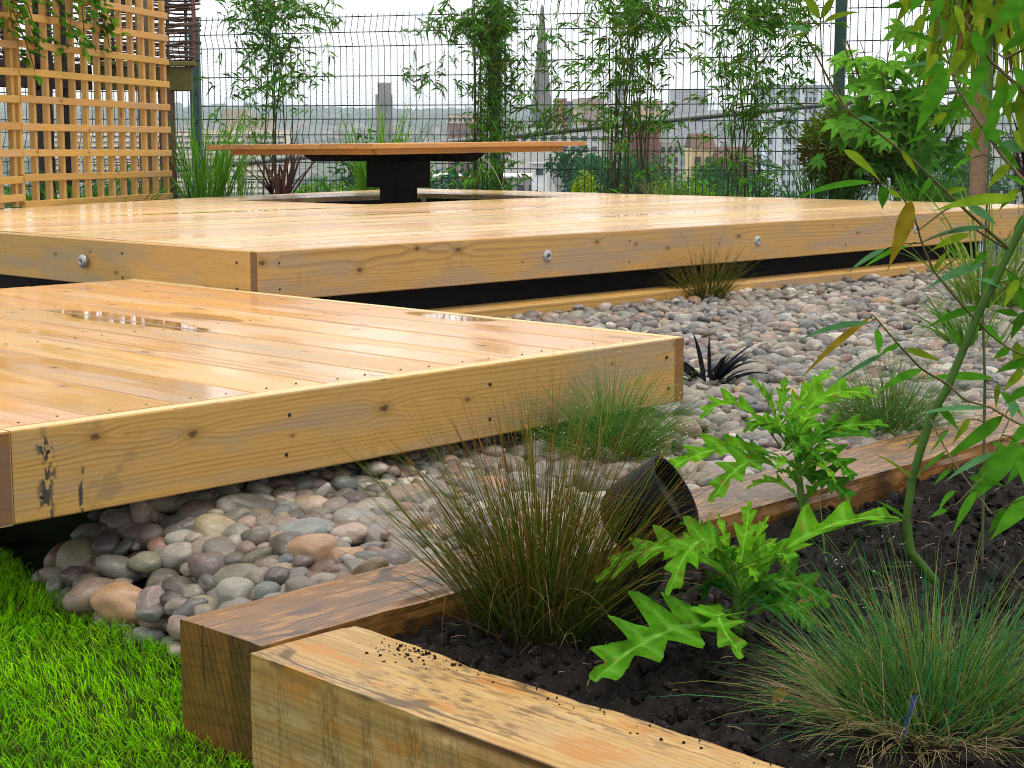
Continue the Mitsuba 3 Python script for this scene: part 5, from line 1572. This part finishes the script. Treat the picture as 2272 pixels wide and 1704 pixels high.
def cane_color(p, n, uv):
    return unpk(uv) * (0.7 + 0.5 * noise(p.x * 90, p.y * 90, p.z * 18) + 0.25 * (noise(p.x * 9, p.y * 9, p.z * 30) - 0.5))


scene["mat_cane"] = {"type": "twosided", "bsdf": {"type": "principled", "base_color": mikit.proc(cane_color), "roughness": 0.5, "specular": 0.2}}
LC = {"g": (.07, .25, .015), "b": (.10, .27, .10), "o": (.17, .28, .015), "y": (.32, .24, .02)}
g = np.random.default_rng(97)
for (s, b, t, w, c) in BAMBOO_LEAVES:
    s, b, t = np.array(s), np.array(b), np.array(t)
    L = np.linalg.norm(t - b)
    P = bez(b, (b + t) / 2 + np.array([0, 0, .10 * L]) + g.normal(0, .03 * L, 3), t, 14)
    mb = MB()
    if np.linalg.norm(s - b) > .006:
        tube(mb, [s, (s + b) / 2 + [0, 0, .004], b], .0012, (.12, .14, .03), sides=4, caps=False)
    strip_leaf(mb, P, w * .92, np.array(LC[c]) * g.uniform(.8, 1.2), fold=.16, up=unit(-FWD + np.array([0, 0, .35]) + g.normal(0, .25, 3)), peak=.33)
    put("leaf", mb, "mat_leaf", parent=fb, smooth=True)


# ------------------------------------------------------------------ artichoke-like plants with jagged leaves
def jag_leaf(mb, P, width, col, up, lobes=4, seed=0, fold=.25, cup=0.0):
    g = np.random.default_rng(seed)
    n, m = 90, 13
    t = np.linspace(0, 1, len(P))
    tt = np.linspace(0, 1, n)
    Q = np.stack([np.interp(tt, t, P[:, i]) for i in range(3)], 1)
    d = unit(np.gradient(Q, axis=0))
    side = unit(np.cross(d, np.asarray(up, float)))
    nrm = np.cross(side, d)
    env = np.clip((tt - .06) / .30, 0, 1) ** .8 * np.clip((1 - tt) / .6, 0, 1) ** .62
    L = np.linalg.norm(np.diff(Q, axis=0), axis=1).sum()
    s = np.linspace(-1, 1, m)
    v = np.zeros((n, m, 3))
    for j, sj in enumerate(s):
        ph = .15 * np.sign(sj) + g.normal(0, .02)
        q = tt * lobes * (1.0 + .12 * np.sign(sj)) + ph
        saw = q - np.floor(q)
        lob = np.where(saw < .78, saw / .78, (1 - saw) / .22) ** 1.25
        tooth = ((q * 3) % 1) * .20
        w = width / 2 * env * (.22 + .78 * lob + tooth * lob * (1 - lob)) + .0012
        sweep = .52 * width * abs(sj) ** 1.5 * env * (.5 + .5 * lob)
        v[:, j] = Q + side * (w * sj)[:, None] + d * sweep[:, None] + nrm * ((fold * w * abs(sj)) + .05 * width * env * np.sin(tt * 26 + 3 * np.sign(sj)) * abs(sj) ** 2)[:, None]
    i, j = np.meshgrid(np.arange(n - 1), np.arange(m - 1), indexing="ij")
    f = np.stack([i * m + j, (i + 1) * m + j, (i + 1) * m + j + 1, i * m + j + 1], -1).reshape(-1, 4)
    u = np.zeros((n, m, 2))
    u[..., 1] = col
    for j, sj in enumerate(s):      # pale side veins running out into the lobes
        q = tt * lobes * (1.0 + .12 * np.sign(sj)) + .15 * np.sign(sj) + .30 * abs(sj)
        u[:, j, 0] = .55 * np.exp(-(((q % 1) - .92) / .09) ** 2) * (1 - .5 * abs(sj)) + (.8 if j == m // 2 else 0)
    mb.add(v.reshape(-1, 3), f, u.reshape(-1, 2))
    # the pale raised midrib
    nb = mb.n
    tube(mb, Q[:50] + nrm[:50] * .0006, np.linspace(.0024, .0006, 50), (0, 0, 0), sides=5, caps=False)
    mb.u[-1][:] = [.9, col]


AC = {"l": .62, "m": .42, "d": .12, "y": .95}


def artichoke(label, rows, stem, seed):
    k = thing("globe_artichoke", label, "plant", "young artichoke plants in the raised bed")
    g = np.random.default_rng(seed)
    mb = MB()
    tube(mb, stem, np.linspace(.0095, .007, len(stem)), (.13, .24, .05), sides=8)
    put("stalk", mb, "mat_leaf", parent=k, smooth=True)
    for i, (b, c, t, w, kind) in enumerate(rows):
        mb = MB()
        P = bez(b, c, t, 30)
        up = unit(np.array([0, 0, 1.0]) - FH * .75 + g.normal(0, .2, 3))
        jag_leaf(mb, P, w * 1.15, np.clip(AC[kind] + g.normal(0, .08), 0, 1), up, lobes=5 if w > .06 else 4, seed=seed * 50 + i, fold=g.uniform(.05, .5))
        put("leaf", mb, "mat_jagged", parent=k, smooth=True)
    top = np.array(stem[-1])
    for i in range(16):      # the smaller leaves of the rosette
        a = i * 2.4
        o = np.array([math.cos(a), math.sin(a), 0])
        hgt = g.uniform(.25, 1.0)
        b = np.array(stem[0]) + (top - np.array(stem[0])) * hgt
        L = g.uniform(.07, .14)
        P = bez(b, b + o * L * .45 + [0, 0, L * g.uniform(.5, .9)], b + o * L + [0, 0, L * g.uniform(-.1, .75)], 30)
        mb = MB()
        jag_leaf(mb, P, L * .42, np.clip(g.choice([.2, .45, .7]) + g.normal(0, .1), 0, 1), unit(np.array([0, 0, 1.0]) - o * .6 - FH * .3), lobes=4, seed=seed * 90 + i, fold=g.uniform(.1, .5))
        put("leaf", mb, "mat_jagged", parent=k, smooth=True)


artichoke("bright green young artichoke with jagged leaves in the middle of the soil", ARTICHOKE_NEAR, [(2.385, 1.70, .13), (2.38, 1.705, .22), (2.375, 1.71, .29)], 3)
artichoke("taller jagged-leaved artichoke by the far sleeper, pebbles behind it", ARTICHOKE_FAR, [(3.20, 2.10, .13), (3.22, 2.13, .24), (3.235, 2.155, .34)], 4)

# dry leaves, plant tag and small stakes in the bed
for (x, y, a, L, w, c, lab) in ((2.08, 1.78, 1.3, .075, .018, (.34, .25, .12), "curled straw-coloured dead leaf at the foot of the large sedge"), (2.11, 1.42, .3, .09, .020, (.30, .20, .05), "yellow-brown dead leaf on soil left of the blue fescue"),
                                (2.63, 1.68, -.4, .13, .026, (.26, .17, .07), "crumpled brown dead leaf on soil behind the near artichoke")):
    mb = MB()
    d = np.array([math.cos(a), math.sin(a), .0])
    p = np.array([x, y, .17])
    strip_leaf(mb, bez(p - d * L / 2 + [0, 0, .004], p + [0, 0, .03], p + d * L / 2, 10), w, c, fold=.5, up=(.3, -.3, 1))
    put("dead_leaf", mb, "mat_leaf", smooth=True, label=lab, category="leaf", group="dead leaves on the soil")
mb = MB()
m = trimesh.creation.box((.028, .0016, .10))
m.apply_transform(trimesh.transformations.rotation_matrix(.5, (0, 1, 0)) @ trimesh.transformations.rotation_matrix(.75, (0, 0, 1)))
m.apply_translation((2.115, 1.20, .185))
put("plant_tag", mb.tri(m, (.035, .07, .20)), "mat_paint", label="blue plastic plant tag stuck in the soil under the fescue", category="tag")
mb = MB()
tube(mb, [(2.575, 1.715, .14), (2.577, 1.712, .225)], .0032, (.55, .45, .30), sides=6)
put("cut_stalk", mb, "mat_matte", label="short pale cut stalk standing in the soil", category="stalk")


# ------------------------------------------------------------------ the town beyond the fence
def block(mb, d, r0, r1, z0, z1, thick, col, yaw=0.0):
    """A box d metres ahead (its near face), between r0 and r1 to the right."""
    c = (r0 + r1) / 2
    ca, sa = math.cos(yaw), math.sin(yaw)
    R2, F2 = RH * ca + FH * sa, FH * ca - RH * sa
    o = FH * d + RH * c
    w = (r1 - r0) / 2
    P = [o + R2 * a * w + F2 * b * thick + np.array([0, 0, z]) for z in (z0, z1) for a, b in ((-1, 0), (1, 0), (1, 1), (-1, 1))]
    mb.add(P, [[0, 3, 2, 1], [4, 5, 6, 7], [0, 1, 5, 4], [1, 2, 6, 5], [2, 3, 7, 6], [3, 0, 4, 7]], pk(col))
    return mb


def gable(mb, d, r0, r1, z0, h, thick, col, yaw=0.0, along=True):
    c = (r0 + r1) / 2
    ca, sa = math.cos(yaw), math.sin(yaw)
    R2, F2 = RH * ca + FH * sa, FH * ca - RH * sa
    o = FH * d + RH * c
    w = (r1 - r0) / 2 * 1.06
    Z = np.array([0, 0, 1.0])
    b = [o - R2 * w - F2 * .03 * thick + Z * z0, o + R2 * w - F2 * .03 * thick + Z * z0, o + R2 * w + F2 * thick * 1.03 + Z * z0, o - R2 * w + F2 * thick * 1.03 + Z * z0]
    if along:
        t = [(b[0] + b[3]) / 2 + Z * h, (b[1] + b[2]) / 2 + Z * h]
        mb.add(b + t, [[0, 1, 5, 4], [2, 3, 4, 5]], pk(col))
        mb.add([b[0], b[3], t[0], b[1], b[2], t[1]], [[0, 2, 1], [3, 4, 5]], pk(col))
    else:
        t = [(b[0] + b[1]) / 2 + Z * h, (b[3] + b[2]) / 2 + Z * h]
        mb.add(b + t, [[1, 2, 5, 4], [3, 0, 4, 5]], pk(col))
        mb.add([b[0], b[1], t[0], b[3], b[2], t[1]], [[0, 1, 2], [3, 5, 4]], pk(col))
    return mb


def facade(parent, d, r0, r1, z0, z1, nc, nr, wf, hf, col, side=None, frame=None, rand=0.25, skip=0.0, seed=1):
    g = np.random.default_rng(seed)
    cw, ch = (r1 - r0) / nc, (z1 - z0) / nr
    for i in range(nc):
        for j in range(nr):
            if g.random() < skip:
                continue
            c, z = r0 + (i + .5) * cw, z0 + (j + .5) * ch
            mb = MB()
            block(mb, d - .12, c - cw * wf / 2, c + cw * wf / 2, z - ch * hf / 2, z + ch * hf / 2, .12, np.asarray(col) * g.uniform(1 - rand, 1 + rand))
            k = put("window", mb, "mat_far", parent=parent)


def building(name, label, cat, group=None):
    return thing(name, label, cat, group)


# long cream apartment block behind trellis and table
ap = building("apartment_block", "long cream apartment block with stacked balconies and small red panels left of the town", "building")
CREAM = (.72, .62, .46)
D0 = 750.0
mb = MB()
block(mb, D0, -215, -103, -60, 5.4, 14, CREAM)
block(mb, D0 + 2, -132, -120, 5.4, 14.9, 10, (.46, .37, .25))
block(mb, D0 + 2, -120, -109.5, 5.4, 11.4, 10, (.48, .40, .28))
put("wall", mb, "mat_far", parent=ap)
for j in range(12):
    z = 3.6 - j * 2.55
    mb = MB()
    block(mb, D0 - 1.1, -215, -103, z - .75, z + .05, 1.1, (.88, .82, .68))
    put("balcony_band", mb, "mat_far", parent=ap)
g = np.random.default_rng(5)
for i in range(24):
    for j in range(11):
        c, z = -212.5 + i * 4.66, 3.7 - j * 2.55
        mb = MB()
        block(mb, D0 - .25, c - 1.45, c + 1.45, z - 1.75 + .05, z - .80 + .75 - .02 - .05, .25, np.array([.035, .04, .045]) * g.uniform(.4, 1.6) if g.random() < .84 else np.array([.32, .03, .025]))
        if g.random() < .98:
            put("window", mb, "mat_far", parent=ap)
for i in range(13):
    mb = MB()
    c = -214.6 + i * 9.3
    block(mb, D0 - 1.25, c - .35, c + .35, -40, 5.2, 1.25, (.52, .45, .33))
    put("pier", mb, "mat_far", parent=ap)

# square stone tower
tw_ = building("stone_tower", "tall square stone tower with a lantern top rising over the far hillside", "tower")
ST = (.17, .15, .135)
mb = MB()
block(mb, 900, -74.0, -65.7, -40, 22.5, 8.3, ST)
put("shaft", mb, "mat_far", parent=tw_)
for c in (-73.7, -66.0):
    mb = MB()
    block(mb, 899.3, c - .75, c + .75, -40, 25.5, 1.5, np.array(ST) * 1.08)
    put("buttress", mb, "mat_far", parent=tw_)
mb = MB()
q = FH * 904 + RH * -69.85
lathe(mb, [(4.3, 22.5), (3.9, 24), (3.5, 29.5), (3.8, 29.8), (3.6, 31.9), (0, 32.0)], (q[0], q[1], 0), (0, 0, 1), np.array(ST) * 1.1, 8)
put("lantern", mb, "mat_far", parent=tw_)
for c in (-71.2, -68.6):
    for z in (12, 18.5):
        mb = MB()
        block(mb, 899.85, c - .55, c + .55, z - 2.4, z + 2.2, .2, (.06, .06, .06))
        put("opening", mb, "mat_far", parent=tw_)

# church with a tall spire
ch = building("church_spire", "tall slender grey stone church spire on its tower", "church")
GR = (.13, .125, .105)
mb = MB()
q = FH * 705 + RH * 12.5
lathe(mb, [(4.3, 14.2), (4.25, 15.0), (.75, 56.0), (.3, 57.6), (0, 57.7)], (q[0], q[1], 0), (0, 0, 1), GR, 8)
put("spire", mb, "mat_far", parent=ch)
mb = MB()
block(mb, 701, 8.7, 16.3, -40, 14.4, 7.6, np.array(GR) * 1.0)
put("tower", mb, "mat_far", parent=ch)
for c in (8.8, 16.2):
    for dd in (701.2, 708.4):
        mb = MB()
        q = FH * dd + RH * c
        lathe(mb, [(.75, -40), (.75, 15.2), (0, 19.5)], (q[0], q[1], 0), (0, 0, 1), np.array(GR) * .95, 6)
        put("pinnacle", mb, "mat_far", parent=ch)
for z in (24, 36):
    mb = MB()
    rr = 4.0 * (56 - z) / 41
    block(mb, 705 - rr - .1, 12.5 - .5, 12.5 + .5, z - 1.4, z + 1.3, .6, (.07, .07, .065))
    put("lucarne", mb, "mat_far", parent=ch)
for c in (10.9, 14.1):
    mb = MB()
    block(mb, 700.8, c - .6, c + .6, 5.5, 11.5, .25, (.06, .06, .055))
    put("opening", mb, "mat_far", parent=ch)

# modern red, blue and cream block
rb = building("college_building", "red, dark blue and cream modern block on the ridge right of the spire", "building")
for name, a, b, zt, c in (("red_wall", 21.4, 28.0, 22.4, (.36, .07, .06)), ("glazed_bay", 28.0, 31.0, 20.9, (.055, .075, .12)), ("cream_wall", 31.0, 34.0, 22.0, (.55, .43, .27)), ("wall", 34.0, 47.0, 22.6, (.33, .21, .15))):
    mb = MB()
    block(mb, 850 + (.6 if name == "glazed_bay" else 0), a, b, -30, zt, 16, c)
    put(name, mb, "mat_far", parent=rb)
for j in range(4):
    mb = MB()
    block(mb, 850.2, 28.3, 30.7, 5 + j * 3.9, 7.6 + j * 3.9, .4, (.10, .14, .20))
    put("window", mb, "mat_far", parent=rb)

specs = [
    ("cream_hall", "long cream building above the brown flat roof in the middle of the town", 600, -24, -12, -20, 10.3, 12, (.50, .42, .28), 6, 2, 0),
    ("brown_block", "low brown brick block just above the table in the middle of the town", 500, -19.5, -9, -24, 5.9, 12, (.20, .10, .075), 5, 3, 0),
    ("slim_tower", "slim grey tower block half hidden behind bamboo", 900, 56.0, 61, -30, 34.1, 9, (.26, .26, .26), 2, 14, 0),
    ("cream_terrace", "cream block above the handrail behind the tall bamboo", 500, 37, 45.5, -22, 12.8, 14, (.52, .36, .22), 4, 3, .15),
    ("hillside_hospital", "large grey building on top of the ridge", 1500, 145, 177, 20, 46.2, 30, (.24, .23, .25), 9, 3, 0),
    ("yellow_house", "small cream house below the ridge left of the brown roof", 160, 17.4, 19.7, -12, .35, 6, (.55, .43, .24), 2, 3, -.2),
    ("brick_house", "brown brick house with a red-brown roof among green trees", 150, 18.9, 22.2, -12, -.9, 6, (.24, .115, .09), 3, 2, -.1),
    ("grey_shed", "long grey building with a pale flat roof just above the deck edge", 150, -7.2, 2.6, -14, -2.3, 14, (.36, .34, .32), 9, 2, 0),
    ("white_cabin", "small white cabin on the pale flat roof", 146, 1.75, 3.1, -2.25, -1.05, 2, (.72, .74, .76), 1, 1, 0),
    ("long_white_hall", "long pale hall with a white roof below the handrail", 420, -2, 31, -20, 3.4, 20, (.52, .50, .47), 12, 2, 0),
    ("far_right_block", "pale blue-grey slab block seen through the leaves on the right", 420, 90, 122, -30, 2.0, 14, (.44, .48, .53), 10, 8, .05),
    ("stone_terrace", "grey stone terrace with small windows below the trees", 240, 6.5, 17.5, -22, -5.4, 10, (.33, .31, .28), 8, 2, 0),
]
for n, lab, d, r0, r1, z0, z1, th, col, nc, nr, yaw in specs:
    k = building(n, lab, "building")
    mb = MB()
    block(mb, d, r0, r1, min(z0, -48) if d > 200 else z0 - 10, z1, th, np.minimum(np.asarray(col) * 1.25, .95), 0)
    put("wall", mb, "mat_far", parent=k)
    zw = max(z0, z1 - nr * (2.9 if d > 300 else 1.6))
    facade(k, d, r0 + .03 * (r1 - r0), r1 - .03 * (r1 - r0), zw, z1 - .1 * (z1 - zw), nc, nr, .5, .5, (.07, .08, .09), seed=len(n))
    mb = MB()
    if n in ("yellow_house", "brick_house", "stone_terrace"):
        gable(mb, d, r0, r1, z1, 1.4 if d < 200 else 3, th, (.15, .085, .07) if n != "stone_terrace" else (.15, .15, .16))
    else:
        block(mb, d - .3, r0 - .3, r1 + .3, z1, z1 + (.02 * (r1 - r0) if d > 300 else .12), th + .6, np.asarray(col) * .8 if n not in ("grey_shed", "long_white_hall") else (.74, .75, .76))
    put("roof", mb, "mat_far", parent=k)

# brick tower with a grey flank
bt = building("brick_tower", "dark red-brown brick tower with a grey concrete flank behind the bamboo", "building")
for name, d, a, b, z1, c in (("brick_wall", 180, 13.0, 16.05, 3.0, (.20, .085, .075)), ("concrete_flank", 181, 10.2, 13.0, 1.4, (.36, .34, .31))):
    mb = MB()
    block(mb, d, a, b, -16, z1, 8, c)
    put(name, mb, "mat_far", parent=bt)
mb = MB()
block(mb, 180.6, 16.05, 18.4, -16, .9, 7, (.45, .42, .36))
put("wall", mb, "mat_far", parent=bt)
facade(bt, 180.6, 16.2, 18.3, -6, .6, 3, 6, .45, .55, (.06, .06, .065), seed=77)

# white tower block
wt = building("white_tower_block", "tall white and pale blue tower block on the right of the town", "building")
D1 = 420
for name, a, b, z1, c, dd in (("blue_bay", 61.5, 64.5, -2.5, (.72, .80, .90), -.5), ("wall", 64.5, 83.0, 13.2, (.62, .69, .76), 0), ("white_pier", 66.5, 68.6, 14.2, (.74, .79, .85), -.8), ("white_pier", 72.6, 73.8, 14.2, (.74, .79, .85), -.8), ("white_pier", 77.4, 79.0, 14.2, (.70, .76, .83), -.8), ("parapet", 64.0, 83.4, 15.0, (.30, .36, .42), -.3)):
    mb = MB()
    block(mb, D1 + dd, a, b, -35 if name != "parapet" else 13.25, z1, 14, c)
    put(name, mb, "mat_far", parent=wt)
for a, b, n in ((64.7, 66.4, 1), (68.8, 72.4, 3), (74.0, 77.2, 3), (79.2, 82.8, 3)):
    facade(wt, D1 - .02, a, b, -24, 12.6, n, 14, .62, .5, (.075, .09, .11), seed=int(a))
facade(wt, D1 - .52, 61.7, 64.3, -24, -3, 2, 8, .45, .45, (.10, .12, .15), seed=9)


def houses():
    g = np.random.default_rng(101)
    WC = [(.48, .44, .38), (.40, .33, .27), (.34, .22, .17), (.55, .52, .48), (.42, .40, .40), (.30, .25, .23)]
    RC = [(.16, .10, .085), (.13, .125, .13), (.20, .11, .08), (.17, .15, .14)]
    WN = ["cream", "tan", "brown brick", "white", "pale grey", "dark grey"]
    RN = ["red-brown", "slate", "orange-brown", "taupe"]
    n = 0
    seen = set()
    spots = []
    for _ in range(5000):
        d = g.choice([g.uniform(520, 1000), g.uniform(1000, 2350), g.uniform(1500, 2450)])
        r = g.uniform(-.30, .31) * d
        q = FH * d + RH * r
        h = float(terrain_h(np.array(q[0]), np.array(q[1])))
        py = (h + 5 - 1.06) / d
        if py < -.05 or n >= 260:
            continue
        if any(abs(r / d - a) < .0045 and abs(py - b) < .0017 for a, b in spots):
            continue
        spots.append((r / d, py))
        w, hh = g.uniform(5, 9) * (2.2 if g.random() < .3 else 1), g.uniform(5, 8)
        th = g.uniform(7, 10)
        wc, rc = np.array(WC[g.integers(0, 6)]) * g.uniform(.8, 1.15), np.array(RC[g.integers(0, 4)]) * g.uniform(.8, 1.2)
        yaw = g.uniform(-.5, .5)
        wi, ri = int(g.integers(0, 6)), int(g.integers(0, 4))
        wc, rc = np.array(WC[wi]) * g.uniform(.9, 1.1), np.array(RC[ri]) * g.uniform(.9, 1.1) * .9
        a = r / d
        zone = "seen through the trellis" if a < -.21 else "left of the stone tower" if a < -.115 else "by the stone tower foot" if a < -.05 else "left of the church spire" if a < .012 else "between the spire and the slim tower" if a < .065 else "below the grey ridge building" if a < .14 else "behind the white tower block" if a < .22 else "behind the large-leaved shrub"
        size = "wide" if w > 10 else "small"
        al = bool(g.random() < .7)
        GN = "sloping forward" if al else "with gable forward"
        lab = f"{size} {WN[wi]} house, {RN[ri]} roof {GN} {zone}"
        if lab in seen:
            continue
        seen.add(lab)
        k = thing("hillside_house", lab, "house", "houses on the far hillside")
        mb = MB()
        block(mb, d, r - w / 2, r + w / 2, h - 4, h + hh, th, wc, yaw)
        put("wall", mb, "mat_far", parent=k)
        mb = MB()
        gable(mb, d, r - w / 2, r + w / 2, h + hh, g.uniform(1.8, 3), th, rc, yaw, al)
        put("roof", mb, "mat_far", parent=k)
        n += 1


houses()


# trees below the fence and over the hillside
def crown_mesh(c, rad, n, leaf, col, seed):
    g = np.random.default_rng(seed)
    nc = 9
    cc = g.normal(0, .42, (nc, 3))
    cc[:, 2] = np.abs(cc[:, 2]) * .9 - .15
    ci = g.integers(0, nc, n)
    q = g.normal(0, 1, (n, 3))
    q = q / np.linalg.norm(q, axis=1, keepdims=True) * (.55 * g.random(n) ** .35)[:, None] * g.uniform(.6, 1.1, nc)[ci][:, None]
    p = np.asarray(c) + (cc[ci] + q) * np.asarray(rad)
    d = unit(q + g.normal(0, .6, (n, 3)))
    col = np.asarray(col) * g.uniform(.55, 1.4, (n, 1)) * g.uniform(.75, 1.25, nc)[ci][:, None]
    return leaflets(p, d, g.uniform(.7, 1.3, n) * leaf, g.uniform(.35, .7, n) * leaf, col, seed=seed + 1)


def tree(name, label, d, r, ztop, rad, col, n, leaf, seed, group=None):
    q = FH * d + RH * r
    h = float(terrain_h(np.array(q[0]), np.array(q[1])))
    k = thing(name, label, "tree", group)
    mb = MB()
    tube(mb, [(q[0], q[1], h - .3), (q[0], q[1], (h + ztop) / 2), (q[0] + .1, q[1], ztop - rad * .5)], [max(rad * .09, .04), max(rad * .07, .03), rad * .02], (.06, .045, .03), sides=6)
    put("trunk", mb, "mat_far", parent=k)
    put("crown", crown_mesh((q[0], q[1], ztop - rad * .8), (rad, rad, rad), n, leaf, col, seed), "mat_leaf", parent=k)


G1, G2, G3 = (.035, .15, .045), (.06, .22, .04), (.32, .46, .02)
TR = [("dark green tree left of the table pedestal", 70, -5.6, -.3, 2.2, G1), ("dark green tree behind the pedestal", 75, -3.6, -.6, 2.2, G1), ("rounded green tree under the left half of the table", 60, -7.6, -.6, 1.6, G2),
      ("broad dark tree right of the white cabin", 110, 4.4, .2, 2.6, G1), ("tall dark green tree right of the table end", 95, 5.9, .3, 2.5, G1), ("dark tree beside the brick tower", 120, 6.0, -.3, 2.2, G1),
      ("green tree in front of the brown brick house", 100, 12.3, -.9, 2.1, G2), ("dark green tree below the brown brick house", 110, 14.2, -.4, 2.2, G1), ("green tree at the foot of the white tower", 105, 15.6, -1.2, 2.0, G1),
      ("green tree below the cream house", 90, 10.0, -1.0, 1.9, G2), ("dark tree low behind the middle bamboo", 85, .6, -1.6, 1.7, G1), ("small green tree by the grey shed", 120, -3.2, -2.0, 1.5, G2),
      ("dark tree at the left foot of the apartments", 120, -30, -2.2, 2.6, G1), ("green tree seen low through the trellis", 60, -13.5, -.6, 1.6, G2), ("green tree low behind the fatsia", 90, 23.5, -.8, 2.4, G2), ("dark tree beyond the right fence end", 120, 33, .2, 3.0, G1)]
for i, (lab, d, r, zt, rad, c) in enumerate(TR):
    tree("garden_tree", lab, d, r, zt, rad, c, 1500, rad * .16, 200 + i * 3, "trees on the slope below the fence")
LB = [("lime yellow bush just beyond the fence right of the table", 30, 1.25, .45, .34, G3), ("lime green bush behind the tall bamboo", 27, 2.5, .35, .30, (.26, .44, .02)), ("bright green bush behind the second tall bamboo", 26, 3.0, .45, .36, (.16, .40, .02)), ("bright green bush at the fence foot near the white tower", 25, 3.6, .25, .36, (.13, .36, .02)), ("lime green bush left of the pedestal beyond the fence", 24, -2.4, .42, .3, (.2, .42, .02)), ("green bush low beyond the fence under the table", 26, -3.3, .35, .36, (.12, .34, .02))]
for i, (lab, d, r, zt, rad, c) in enumerate(LB):
    tree("lime_bush", lab, d, r, zt, rad, c, 700, rad * .2, 300 + i * 3, "bushes just beyond the fence")


def woodland():
    """Woods that cover the far ridge and fill the gaps between the houses: one mass of crowns."""
    g = np.random.default_rng(111)
    v0, f0 = ico(1)
    V, F, U = [], [], []
    n = 0
    for _ in range(9000):
        d = g.choice([g.uniform(180, 900), g.uniform(900, 2900), g.uniform(2200, 2950)])
        r = g.uniform(-.36, .36) * d
        q = FH * d + RH * r
        h = float(terrain_h(np.array(q[0]), np.array(q[1])))
        dens = meshkit.noise(np.array([q[0] / 120, q[1] / 120, 0.0]), seed=6)
        if dens < (.30 if d > 2100 else .5):
            continue
        s = g.uniform(3.5, 7) * (.6 if d < 500 else 1)
        w = v0 * s * np.array([1.2, 1.2, .95]) * (1 + .5 * (meshkit.noise(v0 * 1.7 + g.uniform(0, 99, 3)) - .5))[:, None]
        V.append(w + [q[0], q[1], h + s * .55])
        F.append(f0 + n)
        n += len(v0)
        U.append(np.tile(pk(np.array([.025, .07, .03]) * g.uniform(.6, 1.5)), (len(v0), 1)))
    put("woodland", (np.vstack(V), np.vstack(F), np.vstack(U)), "mat_far", label="dark green woodland covering the hillside and the ridge", kind="stuff")


woodland()


# ------------------------------------------------------------------ haze over the town
scene["haze_air"] = {"type": "homogeneous", "albedo": {"type": "rgb", "value": [0.80, 0.89, 0.985]}, "sigma_t": 0.00026}
scene["clear"] = {"type": "null"}
scene["haze"] = {"type": "cube", "to_world": T().translate([0, 0, 0.0]).scale([9400, 9400, 130]), "bsdf": {"type": "ref", "id": "clear"}, "interior": {"type": "ref", "id": "haze_air"}}
labels["haze"] = {"label": "thin damp haze over the town and hills", "kind": "stuff"}
scene["camera"]["medium"] = {"type": "ref", "id": "haze_air"}
